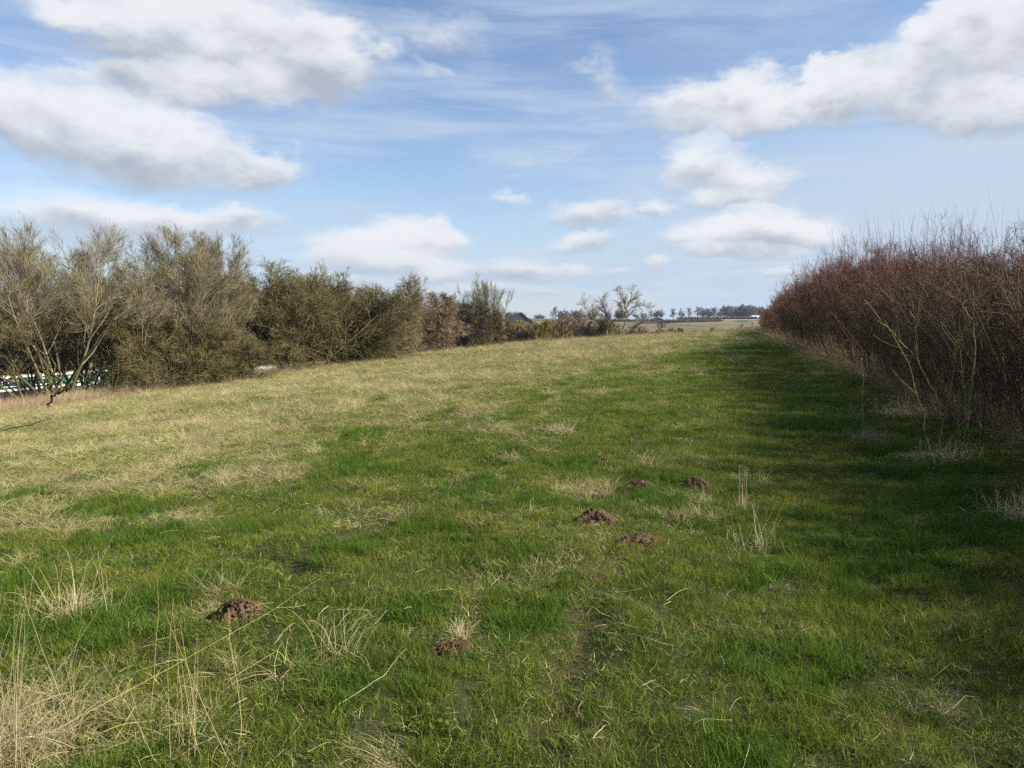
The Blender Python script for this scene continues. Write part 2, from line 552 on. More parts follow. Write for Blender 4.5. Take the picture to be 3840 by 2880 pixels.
def make_materials():
    # ground under the grass
    m, t, out = new_mat('turf soil')
    geo = t.new('ShaderNodeNewGeometry'); pos = geo.outputs['Position']
    dry = attr(t, 'dry'); wear = attr(t, 'wear'); far = attr(t, 'far'); wood = attr(t, 'wood')
    nA = t.noise(pos, 0.9, 6.0, 0.65)
    nB = t.noise(pos, 6.0, 5.0, 0.65)
    nC = t.noise(pos, 45.0, 3.0, 0.6)
    d2 = t.m('ADD', dry, t.m('ADD', t.m('MULTIPLY', t.m('SUBTRACT', nB, 0.5), 0.8), t.m('MULTIPLY', t.m('SUBTRACT', nA, 0.5), 0.5)))
    d2 = t.smooth(d2, 0.30, 1.0)
    green = t.mix(nB, (0.022, 0.042, 0.008), (0.050, 0.082, 0.015))
    straw = t.mix(nC, (0.13, 0.105, 0.045), (0.26, 0.21, 0.10))
    col = t.mix(d2, green, straw)
    soil = t.mix(nB, (0.045, 0.028, 0.016), (0.105, 0.066, 0.038))
    col = t.mix(t.m('MULTIPLY', wear, 0.9), col, soil)
    near_soil = t.mix(nC, (0.028, 0.030, 0.010), (0.075, 0.060, 0.028))
    col = t.mix(t.smooth(far, 0.05, 0.4), t.mix(0.6, col, near_soil), col)
    col = t.mix(wood, col, t.mix(nB, (0.045, 0.036, 0.018), (0.12, 0.10, 0.05)))
    h = t.m('ADD', t.m('MULTIPLY', nB, 1.0), t.m('MULTIPLY', nC, 0.4))
    principled(t, out, col, 0.95, 0.1, bump(t, h, 0.7, 0.04))
    M['turf'] = m

    # grass blades: green ones and dead ones
    def blade(name, ca, cb, cc, trans):
        m, t, out = new_mat(name)
        geo = t.new('ShaderNodeNewGeometry'); pos = geo.outputs['Position']
        tone = attr(t, 'tone')
        n = t.noise(pos, 1.1, 5.0, 0.65)
        n2 = t.noise(pos, 0.23, 3.0, 0.6)
        col = t.mix(t.smooth(tone, 0.0, 1.0), ca, cb)
        col = t.mix(t.smooth(n, 0.42, 0.68), col, cc)
        oi = t.new('ShaderNodeObjectInfo')
        rnd = oi.outputs['Random']
        br = t.m('ADD', 0.50, t.m('ADD', t.m('MULTIPLY', n2, 0.55), t.m('MULTIPLY', rnd, 0.45)))
        col = t.mix(1.0, col, t.xyz(br, br, br), 'MULTIPLY')
        b = t.new('ShaderNodeBsdfPrincipled')
        t.l.new(col, b.inputs['Base Color'])
        b.inputs['Roughness'].default_value = 0.6
        b.inputs['Specular IOR Level'].default_value = 0.10
        tr = t.new('ShaderNodeBsdfTranslucent'); t.l.new(col, tr.inputs[0])
        mx = t.new('ShaderNodeMixShader'); mx.inputs[0].default_value = trans
        t.l.new(b.outputs[0], mx.inputs[1]); t.l.new(tr.outputs[0], mx.inputs[2])
        t.l.new(mx.outputs[0], out.inputs[0])
        return m
    M['blade'] = blade('grass blade', (0.042, 0.086, 0.009), (0.170, 0.232, 0.026), (0.205, 0.224, 0.036), 0.35)
    M['blade_blue'] = blade('lush grass blade', (0.034, 0.084, 0.009), (0.122, 0.198, 0.026), (0.108, 0.160, 0.021), 0.35)
    M['straw'] = blade('dead grass blade', (0.22, 0.18, 0.08), (0.56, 0.475, 0.25), (0.36, 0.32, 0.14), 0.2)
    M['stalk'] = blade('dry stalk', (0.36, 0.28, 0.14), (0.66, 0.56, 0.34), (0.46, 0.37, 0.20), 0.1)
    M['dead'] = blade('brown dead stalks', (0.14, 0.095, 0.048), (0.36, 0.26, 0.14), (0.22, 0.155, 0.08), 0.1)
    M['reed'] = blade('reed stalks', (0.27, 0.20, 0.11), (0.50, 0.40, 0.24), (0.34, 0.26, 0.15), 0.1)
    M['leaf'] = blade('weed leaf', (0.07, 0.12, 0.02), (0.15, 0.21, 0.04), (0.11, 0.16, 0.03), 0.3)

    # trees and shrubs
    M['ash'] = bark_mat('grey tree wood', (0.17, 0.15, 0.09), (0.195, 0.165, 0.105), (0.145, 0.138, 0.045), 0.42)
    M['hawthorn'] = bark_mat('hawthorn wood', (0.075, 0.068, 0.034), (0.125, 0.102, 0.050), (0.125, 0.12, 0.032), 0.5)
    M['dark_thorn'] = bark_mat('dark blackthorn wood', (0.045, 0.038, 0.026), (0.085, 0.066, 0.042), (0.10, 0.10, 0.03), 0.3)
    M['willow'] = bark_mat('yellow willow wood', (0.13, 0.11, 0.045), (0.225, 0.185, 0.075), (0.23, 0.19, 0.045), 0.5)
    M['brown_scrub'] = bark_mat('brown scrub wood', (0.12, 0.09, 0.06), (0.225, 0.165, 0.11), (0.20, 0.165, 0.08), 0.35)
    M['pale_tree'] = bark_mat('pale tree wood', (0.17, 0.14, 0.10), (0.33, 0.30, 0.24), (0.23, 0.22, 0.10), 0.2)
    M['far_tree'] = bark_mat('far tree wood', (0.13, 0.12, 0.125), (0.19, 0.175, 0.185), (0.16, 0.155, 0.14), 0.35, scale=0.1)  # bluish grey: some distance haze is tinted into the wood colour
    M['far_hedge'] = bark_mat('far hedge wood', (0.08, 0.07, 0.065), (0.125, 0.105, 0.095), (0.11, 0.10, 0.07), 0.35, scale=0.1)
    M['ivy'] = bark_mat('ivy and moss growth', (0.055, 0.075, 0.02), (0.085, 0.105, 0.03), (0.12, 0.13, 0.035), 0.5)

    # the big hedge: red new shoots above, olive brown body, grey stems
    m, t, out = new_mat('hedge wood')
    geo = t.new('ShaderNodeNewGeometry'); pos = geo.outputs['Position']
    lv = attr(t, 'lvl'); tone = attr(t, 'tone')
    sp = t.new('ShaderNodeSeparateXYZ'); t.l.new(pos, sp.inputs[0])
    n = t.noise(pos, 0.35, 3.0, 0.6)
    col = t.mix(lv, (0.135, 0.105, 0.065), (0.120, 0.072, 0.040))
    top = t.smooth(sp.outputs[2], 1.6, 3.6)
    red = t.m('MULTIPLY', top, t.smooth(n, 0.34, 0.56))
    col = t.mix(t.m('MULTIPLY', red, 0.62), col, (0.19, 0.066, 0.062))
    far = t.smooth(sp.outputs[1], 45.0, 95.0)
    col = t.mix(t.m('MULTIPLY', far, 0.7), col, (0.22, 0.11, 0.065))
    moss = t.m('MULTIPLY', t.smooth(t.noise(pos, 1.6, 4.0, 0.6), 0.5, 0.68), t.smooth(sp.outputs[2], 3.0, 1.2, 0.0, 0.7))
    col = t.mix(moss, col, (0.11, 0.10, 0.04))
    br = t.m('ADD', 0.55, t.m('MULTIPLY', tone, 0.95))
    col = t.mix(1.0, col, t.xyz(br, br, br), 'MULTIPLY')
    principled(t, out, col, 0.65, 0.12)
    M['hedge'] = m
    M['sapling'] = bark_mat('sapling wood', (0.10, 0.085, 0.045), (0.21, 0.19, 0.08), (0.19, 0.19, 0.07), 0.4, scale=3.0)
    M['black_wood'] = bark_mat('black dead wood', (0.022, 0.016, 0.015), (0.03, 0.022, 0.02), (0.035, 0.03, 0.025), 0.2)

    # mole soil
    m, t, out = new_mat('mole soil')
    geo = t.new('ShaderNodeNewGeometry'); pos = geo.outputs['Position']
    n1 = t.noise(pos, 18.0, 6.0, 0.7); n2 = t.noise(pos, 120.0, 4.0, 0.7)
    col = t.mix(t.smooth(n1, 0.3, 0.7), (0.070, 0.043, 0.023), (0.145, 0.094, 0.054))
    col = t.mix(t.m('MULTIPLY', t.smooth(n2, 0.55, 0.75), 0.5), col, (0.06, 0.03, 0.018))
    principled(t, out, col, 0.95, 0.1, bump(t, t.m('ADD', n1, t.m('MULTIPLY', n2, 0.5)), 0.9, 0.02))
    M['soil'] = m

    # water
    m, t, out = new_mat('canal water')
    tc = t.new('ShaderNodeNewGeometry')
    n = t.noise(t.v('MULTIPLY', tc.outputs['Position'], (1.0, 0.5, 1.0)), 1.8, 4.0, 0.6)
    principled(t, out, (0.05, 0.05, 0.035), 0.12, 0.5, bump(t, n, 0.25, 0.1))
    M['water'] = m

    def simple(name, c, rough=0.6, var=0.25, scale=3.0, spec=0.3):
        m, t, out = new_mat(name)
        tc = t.new('ShaderNodeTexCoord')
        n = t.noise(tc.outputs['Object'], scale, 6.0, 0.65)
        a = tuple(x * (1 - var) for x in c); b = tuple(min(1, x * (1 + var)) for x in c)
        principled(t, out, t.mix(t.smooth(n, 0.3, 0.7), a, b), rough, spec)
        return m
    M['boat_green'] = simple('dark green paint', (0.018, 0.075, 0.05), 0.35, 0.3, 1.2, 0.5)
    M['boat_dark'] = simple('black hull paint', (0.02, 0.022, 0.025), 0.5)
    M['boat_white'] = simple('cream white paint', (0.72, 0.70, 0.62), 0.45, 0.12, 2.0)
    M['boat_tan'] = simple('tan roof paint', (0.42, 0.36, 0.22), 0.6)
    M['frame'] = simple('pale window frame', (0.55, 0.60, 0.60), 0.4)
    M['curtain'] = simple('white net curtain', (0.62, 0.64, 0.66), 0.8, 0.25, 9.0)
    m, t, out = new_mat('window glass')
    principled(t, out, (0.03, 0.035, 0.04), 0.06, 0.6)
    M['glass'] = m
    M['stone'] = simple('pale stone edging', (0.42, 0.39, 0.32), 0.9)
    M['dark_board'] = simple('dark timber boarding', (0.055, 0.055, 0.065), 0.8)
    M['slate'] = simple('grey slate roof', (0.10, 0.10, 0.105), 0.7)
    M['brick'] = simple('red brick', (0.17, 0.085, 0.065), 0.9)
    M['cream'] = simple('cream wall', (0.62, 0.58, 0.44), 0.8, 0.08)
    M['white'] = simple('white sheeting', (0.75, 0.77, 0.76), 0.5, 0.08)
    M['plough'] = simple('brown field', (0.125, 0.085, 0.042), 0.95, 0.3, 0.03)
    M['crop'] = simple('green field', (0.075, 0.125, 0.030), 0.95, 0.2, 0.03)
    M['stubble'] = simple('stubble field', (0.33, 0.28, 0.17), 0.95, 0.15, 0.03)
    M['olive'] = simple('olive rough field', (0.12, 0.105, 0.045), 0.95, 0.35, 0.05)


make_materials()


# ------------------------------------------------------------------ ground, fields, water
def build_ground():
    NA = 760
    rr = [0.25]
    while rr[-1] < 1500:
        rr.append(rr[-1] * 1.030 + 0.01)
    rr = np.array(rr)
    an = np.linspace(0, 2 * math.pi, NA, endpoint=False)
    # finer in front of the viewer: warp the angle so steps are small round +Y
    an = an - 0.55 * np.sin(an)
    Rg, Ag = np.meshgrid(rr, an, indexing='ij')
    x = Rg * np.sin(Ag); y = Rg * np.cos(Ag)
    z = ground_z(x, y)
    V = np.concatenate([[[0, 0, gz(0.0, 0.0)]], np.stack([x, y, z], -1).reshape(-1, 3)])
    n = len(rr)
    i = np.arange(n - 1)[:, None]; j = np.arange(NA)[None]; j2 = (j + 1) % NA
    Q = np.stack([1 + i * NA + j, 1 + i * NA + j2, 1 + (i + 1) * NA + j2, 1 + (i + 1) * NA + j], -1).reshape(-1, 4)[:, ::-1]
    T = np.stack([np.zeros(NA, int), 1 + (np.arange(NA) + 1) % NA, 1 + np.arange(NA)], -1)[:, ::-1]
    xx = V[:, 0]; yy = V[:, 1]
    s = brk_dist(xx, yy)
    wood = sstep(-s, 0.5, 5.0) * (1 - sstep(np.hypot(xx, yy), 180, 260))
    me = mesh_from('ground', V, Q, T, M['turf'], {
        'dry': dryness(xx, yy) * (1 - wood), 'wear': ruts(xx, yy),
        'far': np.clip(np.hypot(xx, yy) / 60.0, 0, 1), 'wood': wood})
    tag(add('ground', me), kind='structure')


def drape(name, mat, poly_r, lift, nu=40, nv=10):
    """a field lying on the hillside, given as azimuth range and near / far distance along it"""
    az = np.linspace(poly_r[0][0], poly_r[-1][0], nu)
    near = np.interp(az, [p[0] for p in poly_r], [p[1] for p in poly_r])
    farr = np.interp(az, [p[0] for p in poly_r], [p[2] for p in poly_r])
    t = np.linspace(0, 1, nv)[:, None]
    R = near[None] * (1 - t) + farr[None] * t
    A = np.radians(az)[None] + R * 0
    x = R * np.sin(A); y = R * np.cos(A)
    V = np.stack([x, y, ground_z(x, y) + lift], -1).reshape(-1, 3)
    i = np.arange(nv - 1)[:, None]; j = np.arange(nu - 1)[None]
    Q = np.stack([i * nu + j, i * nu + j + 1, (i + 1) * nu + j + 1, (i + 1) * nu + j], -1).reshape(-1, 4)
    o = add(name, mesh_from(name, V, Q, None, mat))
    return tag(o, kind='structure')


def build_water():
    # strip along the canal
    ys = np.linspace(-60, 235, 40)
    cx = -33.9 + 0.38 * (ys - 50)
    V = []
    for x, y in zip(cx, ys):
        V += [(x - 5.8, y + 0.0, -3.62), (x + 5.8, y, -3.62)]
    Q = [(2 * i, 2 * i + 1, 2 * i + 3, 2 * i + 2) for i in range(len(ys) - 1)]
    tag(add('water', mesh_from('water', V, Q, None, M['water'])), kind='structure')


build_ground()
build_water()
drape('olive_field', M['olive'], [(11.2, 200, 520), (21.0, 200, 655), (33.1, 200, 655)], 0.10)
drape('ploughed_field', M['plough'], [(2.1, 200, 480), (6.7, 200, 560), (9.7, 200, 560), (13.4, 200, 470), (14.1, 200, 400)], 0.16)
drape('green_field', M['crop'], [(8.8, 562, 600), (10.4, 562, 600), (13.4, 472, 520), (14.9, 440, 455)], 0.20)
drape('far_green_field', M['crop'], [(-0.9, 560, 680), (6.7, 575, 660)], 0.22)
drape('stubble_field', M['stubble'], [(12.0, 640, 655), (14.1, 640, 690), (18.3, 660, 690), (23.0, 660, 690)], 0.25)

# ------------------------------------------------------------------ the narrowboat on the canal
def slab_mesh(name, prof, x0, x1, mat, taper=None):
    """profile (y,z) loop swept from x0 to x1"""
    n = len(prof)
    V = [(x0, y, z) for y, z in prof] + [(x1, y, z) for y, z in prof]
    Q = [(i, (i + 1) % n, n + (i + 1) % n, n + i) for i in range(n)]
    me = bpy.data.meshes.new(name)
    me.from_pydata(V, [], Q + [tuple(range(n))[::-1], tuple(range(n, 2 * n))])
    me.update(); me.materials.append(mat)
    return me


def boxes(name, L, mat, parent=None):
    V = []; Q = []
    for (x0, x1, y0, y1, z0, z1) in L:
        b = len(V)
        V += [(x0, y0, z0), (x1, y0, z0), (x1, y1, z0), (x0, y1, z0), (x0, y0, z1), (x1, y0, z1), (x1, y1, z1), (x0, y1, z1)]
        Q += [tuple(b + k for k in q) for q in ((0, 3, 2, 1), (4, 5, 6, 7), (0, 1, 5, 4), (1, 2, 6, 5), (2, 3, 7, 6), (3, 0, 4, 7))]
    return add(name, mesh_from(name, V, Q, None, mat, smooth=False), parent)


def build_boat():
    # local x runs from the end seen beside the tree (0) towards the viewer's left; local -y faces the field
    ax = math.atan2(-0.935, -0.355)
    b = thing('narrowboat', 'long dark green canal boat with cream stripes moored behind the left hand trees', 'boat',
              (-30.5, 59.5, -3.62), ax)
    # after the turn local +y points to the right hand side of travel: the side seen from the field
    Ln = 19.0; hw = 1.03
    # hull with pointed far end
    xs = np.array([-1.4, -1.0, -0.3, 0.8, 3.0, Ln - 2.5, Ln - 1.0, Ln])
    ws = np.array([0.15, 0.45, 0.82, 1.03, 1.03, 1.03, 0.8, 0.2])
    sh = np.array([0.95, 0.86, 0.74, 0.66, 0.62, 0.62, 0.66, 0.72])
    V = []; Q = []
    for x, w_, s_ in zip(xs, ws, sh):
        V += [(x, -w_ * 0.9, -0.35), (x, -w_, 0.1), (x, -w_, s_), (x, w_, s_), (x, w_, 0.1), (x, w_ * 0.9, -0.35)]
    for k in range(len(xs) - 1):
        for i in range(6):
            Q.append((k * 6 + i, k * 6 + (i + 1) % 6, k * 6 + 6 + (i + 1) % 6, k * 6 + 6 + i))
    Q.append((0, 1, 4, 5)); Q.append((1, 2, 3, 4))
    e = (len(xs) - 1) * 6
    Q.append((e, e + 5, e + 4, e + 1)); Q.append((e + 1, e + 4, e + 3, e + 2))
    add('hull', mesh_from('hull', V, Q, None, M['boat_dark'], smooth=False), b)
    # cabin, sides leaning in
    prof = [(-0.88, 0.70), (0.88, 0.70), (0.76, 1.50), (-0.76, 1.50)]
    cab = add('cabin', slab_mesh('cabin', prof, 0.0, 16.5, M['boat_green']), b)
    lean = math.atan2(0.12, 0.80)
    prof = [(-0.80, 1.503), (0.80, 1.503), (0.80, 1.53), (0.45, 1.60), (0.0, 1.63), (-0.45, 1.60), (-0.80, 1.53)]
    rf = add('roof', slab_mesh('roof', prof, -0.08, 16.6, M['boat_tan']), b)
    boxes('handrail', [(-0.1, 16.6, sy * 0.80 - 0.035, sy * 0.80 + 0.035, 1.47, 1.575) for sy in (1,)], M['boat_white'], b)
    boxes('handrail', [(-0.1, 16.6, -0.80 - 0.035, -0.80 + 0.035, 1.47, 1.575)], M['boat_white'], b)
    # cream line at the foot of the cabin
    g = boxes('gunwale_stripe', [(0.0, 16.5, 0.86, 1.06, 0.62, 0.70), (0.0, 16.5, -1.06, -0.86, 0.62, 0.70)], M['boat_white'], b)
    boxes('gunwale_stripe', [(0.0, 16.5, 0.885, 0.93, 0.70, 0.76)], M['boat_white'], b)

    def side_y(z):
        return 0.88 - (z - 0.70) * 0.15
    # upright cream bands between the panels
    for x0 in (3.35, 11.9):
        V = []
        for (z, o) in ((0.74, 0.012), (1.48, 0.012)):
            V += [(x0, side_y(z) + o, z), (x0 + 0.16, side_y(z) + o, z), (x0 + 0.16, side_y(z) - 0.02, z), (x0, side_y(z) - 0.02, z)]
        Q = [(0, 1, 5, 4), (1, 2, 6, 5), (2, 3, 7, 6), (3, 0, 4, 7), (0, 3, 2, 1), (4, 5, 6, 7)]
        add('cream_band', mesh_from('cream_band', V, Q, None, M['boat_white'], smooth=False), b)
    for k, x0 in enumerate((1.25, 4.7, 7.4, 9.6, 12.9, 15.0)):
        w_ = 1.15
        o_f = 0.02
        V = []; Q = []
        za, zb = 0.90, 1.36

        def bar(xa, xb, z0, z1, off):
            n = len(V)
            for z in (z0, z1):
                for xx, oo in ((xa, off), (xb, off), (xb, -0.01), (xa, -0.01)):
                    V.append((xx, side_y(z) + oo, z))
            for q in ((0, 1, 5, 4), (1, 2, 6, 5), (2, 3, 7, 6), (3, 0, 4, 7), (0, 3, 2, 1), (4, 5, 6, 7)):
                Q.append(tuple(n + i for i in q))
        bar(x0, x0 + w_, za, za + 0.05, o_f); bar(x0, x0 + w_, zb - 0.05, zb, o_f)
        bar(x0, x0 + 0.05, za + 0.05, zb - 0.05, o_f); bar(x0 + w_ - 0.05, x0 + w_, za + 0.05, zb - 0.05, o_f)
        wn = add('window', mesh_from('window', V, Q, None, M['frame'], smooth=False), b)
        V = []; Q = []
        bar(x0 + 0.05, x0 + w_ - 0.05, za + 0.05, zb - 0.05, 0.006)
        pane = add('pane', mesh_from('pane', V, Q, None, M['curtain'] if k == 4 else M['glass'], smooth=False), wn)
        if k == 4: pane['label'] = 'window with a white net curtain'
    return b


build_boat()
# the far bank's pale edging
V = []; ys = np.linspace(30, 110, 9)
eg = []
for a_, b_ in zip(ys[:-1], ys[1:]):
    pass
V = []
for y in ys:
    x = -33.9 + 0.38 * (y - 50) - 5.35
    V += [(x, y, -3.7), (x, y, -3.22), (x - 0.35, y, -3.22), (x - 0.35, y, -3.7)]
Q = []
for k in range(len(ys) - 1):
    for i in range(4):
        Q.append((4 * k + i, 4 * k + (i + 1) % 4, 4 * k + 4 + (i + 1) % 4, 4 * k + 4 + i))
tag(add('canal_edging', mesh_from('canal_edging', V, Q, None, M['stone'], smooth=False)), kind='structure')


# ------------------------------------------------------------------ trees
def grow_tree(seed, H, nst, spread, Lf, rad, levels, low=0.1, tw_min=0.006, wig=0.12, up=0.05, stemK=8, base_r=0.25, zc=-9.0):
    """returns (trunk Wood, crown Wood) in local space"""
    rng = np.random.default_rng(seed)
    tr = Wood(); cr = Wood()
    an = rng.uniform(0, 2 * math.pi, nst); sp = rng.uniform(spread[0], spread[1], nst)
    D = np.stack([np.cos(an) * np.sin(sp), np.sin(an) * np.sin(sp), np.cos(sp)], 1)
    S = np.stack([np.cos(an) * base_r * rng.random(nst), np.sin(an) * base_r * rng.random(nst), np.full(nst, -0.25)], 1)
    L = H * Lf * rng.uniform(0.86, 1.06, nst) / (np.cos(sp) ** 0.25)
    P, R = run(rng, S, D, L, rad * rng.uniform(0.7, 1.1, nst), stemK, wig, up, 0.22)
    tr.add(P, R, 6, rng=rng, lvl=0.0)
    for li, (n, tmin, ang, lr, K, wg, u_, dr) in enumerate(levels):
        S, D, L, r = spawn(rng, P, R, n, tmin, 1.0, ang, lr, 0.62)
        r = np.maximum(r, tw_min)
        P, R = run(rng, S, D, L, r, K, wg, u_, 0.35, dr)
        P[..., 2] = np.maximum(P[..., 2], -0.3)
        if zc > 0:
            kp = ((P[:, :, 2].min(1) > zc) if li else (P[:, :, 2].max(1) > zc * 0.8)) | (rng.random(len(P)) < 0.05)
            P, R = P[kp], R[kp]
        lvl = min(1.0, 0.25 + 0.35 * li)
        (tr if li == 0 else cr).add(P, R, 4 if li == 0 else (3 if li == 1 else 2), rng=rng, lvl=lvl)
    return tr, cr


KINDS = {
    # tall ash like tree, fanned out, fine twigs
    'ash': dict(nst=8, spread=(0.05, 0.62), Lf=0.66, rad=0.075, wig=0.07, up=0.03, mat='ash', levels=[
        (12, 0.22, (0.35, 0.85), (0.26, 0.52), 6, 0.08, 0.05, 0.0),
        (10, 0.15, (0.3, 0.75), (0.38, 0.68), 5, 0.09, 0.04, 0.0),
        (8, 0.12, (0.25, 0.65), (0.55, 0.95), 3, 0.09, 0.04, 0.0),
        (3, 0.10, (0.25, 0.6), (0.6, 1.05), 2, 0.08, 0.04, 0.0)]),
    'upright': dict(nst=9, spread=(0.03, 0.30), Lf=0.76, rad=0.06, wig=0.05, up=0.05, mat='ash', levels=[
        (13, 0.20, (0.25, 0.6), (0.20, 0.38), 6, 0.07, 0.10, 0.0),
        (8, 0.15, (0.3, 0.6), (0.45, 0.75), 4, 0.07, 0.09, 0.0),
        (6, 0.10, (0.25, 0.6), (0.6, 1.0), 3, 0.08, 0.06, 0.0),
        (3, 0.10, (0.25, 0.6), (0.6, 1.0), 2, 0.08, 0.05, 0.0)]),
    'thorn': dict(nst=13, spread=(0.10, 1.10), Lf=0.54, rad=0.05, wig=0.10, up=0.04, mat='hawthorn', levels=[
        (11, 0.10, (0.4, 1.1), (0.30, 0.58), 5, 0.12, 0.02, 0.0),
        (9, 0.08, (0.4, 1.0), (0.42, 0.78), 4, 0.13, 0.0, 0.05),
        (8, 0.10, (0.3, 0.9), (0.55, 0.95), 3, 0.12, 0.0, 0.04),
        (4, 0.10, (0.3, 0.9), (0.6, 1.0), 2, 0.10, 0.0, 0.0)]),
    'scrub': dict(nst=16, spread=(0.05, 0.85), Lf=0.66, rad=0.05, wig=0.06, up=0.05, mat='brown_scrub', levels=[
        (12, 0.15, (0.2, 0.6), (0.25, 0.5), 5, 0.07, 0.08, 0.0),
        (8, 0.10, (0.2, 0.55), (0.5, 0.9), 4, 0.07, 0.07, 0.0),
        (7, 0.10, (0.2, 0.6), (0.6, 1.0), 2, 0.08, 0.05, 0.0)]),
    'fan': dict(nst=11, spread=(0.03, 0.50), Lf=0.72, rad=0.06, wig=0.05, up=0.04, mat='ash', levels=[
        (9, 0.22, (0.2, 0.55), (0.22, 0.42), 5, 0.06, 0.06, 0.0),
        (7, 0.10, (0.2, 0.55), (0.5, 0.85), 4, 0.07, 0.04, 0.0),
        (5, 0.10, (0.25, 0.7), (0.6, 1.0), 2, 0.08, 0.03, 0.0)]),
    'thin': dict(nst=3, spread=(0.03, 0.22), Lf=0.80, rad=0.06, wig=0.06, up=0.04, mat='pale_tree', levels=[
        (12, 0.45, (0.3, 0.65), (0.15, 0.32), 5, 0.1, 0.12, 0.0),
        (7, 0.25, (0.3, 0.7), (0.35, 0.6), 3, 0.12, 0.1, 0.0),
        (5, 0.2, (0.3, 0.7), (0.4, 0.6), 2, 0.12, 0.1, 0.0)]),
}


def add_tree(name, label, cat, x, y, H, kind, seed, mat=None, group=None, wide=1.0, low_k=1, tw=None, over=None, zc=-9.0):
    k = dict(KINDS[kind]); mt = k.pop('mat')
    if over: k.update(over)
    k['zc'] = zc
    dist = math.hypot(x, y)
    k['tw_min'] = tw if tw else max(0.0045, dist * 0.00011)
    tr, cr = grow_tree(seed, H, **k)
    # fit the crown to the height asked for
    zmax = np.percentile(np.concatenate([v[:, 2] for v in cr.V]), 99.3)
    s = H / zmax
    for w_ in (tr, cr):
        w_.V = [v * np.array([s * wide, s * wide, s]) for v in w_.V]
    mm = M[mat or mt]
    e = thing(name, label, cat, (x, y, gz(x, y)), 0.0, group)
    add('trunk', tr.mesh('trunk', mm), e)
    add('crown', cr.mesh('crown', mm), e)
    return e


G1 = 'trees and bushes along the canal bank'
add_tree('bare_tree', 'wide bare tree at the far left edge, in front of the canal boat', 'tree', -26.5, 37, 7.6, 'ash', 101, group=G1, zc=2.9)
add_tree('bare_tree', 'tallest bare tree on the left, its round pale top highest of all', 'tree', -22.9, 38, 9.5, 'ash', 102, group=G1, zc=2.9)
add_tree('bare_tree', 'bare grey tree on the left with forking trunk beside the boat windows', 'tree', -20.6, 41, 8.7, 'ash', 103, group=G1, zc=2.9)
add_tree('bare_tree', 'upright bare tree with brush like top, right end of the tall left group', 'tree', -19.2, 44, 9.4, 'upright', 104, group=G1, wide=1.15)
add_tree('bare_tree', 'slim upright bare tree behind the tall left group', 'tree', -18.1, 47, 9.4, 'upright', 114, group=G1)
add_tree('bare_tree', 'broad bare tree set back between the two tallest left trees', 'tree', -25.8, 45, 8.8, 'ash', 124, group=G1, zc=2.9)
add_tree('thorn_bush', 'mossy green thorn bush under the tall trees at the left edge', 'bush', -25.2, 40, 6.2, 'thorn', 5, group=G1, tw=0.0050, wide=1.1, zc=2.2)
add_tree('thorn_bush', 'dense mossy thorn bush beneath the forked grey tree on the left', 'bush', -21.6, 42.5, 6.0, 'thorn', 6, group=G1, tw=0.0050, zc=2.6, wide=1.15)
add_tree('thorn_bush', 'bush with dark twigs hanging over the left windows of the boat', 'bush', -23.6, 37.2, 4.6, 'thorn', 61, group=G1, tw=0.005, zc=2.1, wide=1.1, over=dict(nst=7, spread=(0.1, 0.8)))
add_tree('thorn_bush', 'bush with dark twigs hanging over the right end of the boat', 'bush', -20.6, 39.4, 4.6, 'thorn', 62, group=G1, tw=0.005, zc=2.1, wide=1.1, over=dict(nst=7, spread=(0.1, 0.8)))
add_tree('thorn_bush', 'dense bush filling the space under the brush topped upright tree', 'bush', -18.8, 42.4, 4.4, 'thorn', 26, group=G1, tw=0.0050, wide=1.1)
add_tree('thorn_bush', 'low mossy thorn bush reaching down to the grass where the tall trees end', 'bush', -18.2, 45.5, 3.8, 'thorn', 7, group=G1, wide=0.9, tw=0.0050)
add_tree('thorn_bush', 'wide domed olive hawthorn overhanging the strip of open canal water', 'bush', -15.6, 53, 7.5, 'thorn', 8, group=G1, wide=1.1, tw=0.0065, zc=1.7)
add_tree('thorn_bush', 'hawthorn merging into the back of the wide domed one', 'bush', -12.8, 57, 6.7, 'thorn', 18, group=G1, tw=0.0065, wide=0.95)
add_tree('slim_tree', 'thin pale sapling rising above the domed hawthorn', 'tree', -13.9, 59, 8.3, 'thin', 9, group=G1)
add_tree('thorn_bush', 'brownish rounded thorn bush between the domed hawthorn and the dark one', 'bush', -11.0, 65, 5.9, 'thorn', 10, group=G1, wide=1.0, tw=0.007, mat='brown_scrub')
add_tree('thorn_bush', 'brown bush with spiky top, just left of the dark thorn bush', 'bush', -9.0, 70, 5.2, 'thorn', 11, group=G1, tw=0.0075, mat='brown_scrub', wide=0.95)
add_tree('thorn_bush', 'olive thorn bush under the round topped slim tree', 'bush', -3.6, 80, 4.6, 'thorn', 33, group=G1, tw=0.009, wide=0.7)
add_tree('thorn_bush', 'dark blackthorn bush left of the round topped slim tree', 'bush', -6.9, 79, 6.2, 'thorn', 12, group=G1, mat='dark_thorn', tw=0.009)
add_tree('bare_tree', 'round topped slim tree standing on the skyline beside the dark bush', 'tree', -3.1, 82, 7.7, 'fan', 213, group=G1, tw=0.012, wide=0.72, over=dict(nst=17, spread=(0.05, 0.62)))
add_tree('bare_tree', 'short twiggy tree poking out of the dark thorn bush', 'tree', -6.6, 83, 7.0, 'fan', 223, group=G1, tw=0.012, over=dict(nst=14))
G3 = 'bushes on the far bank of the canal'
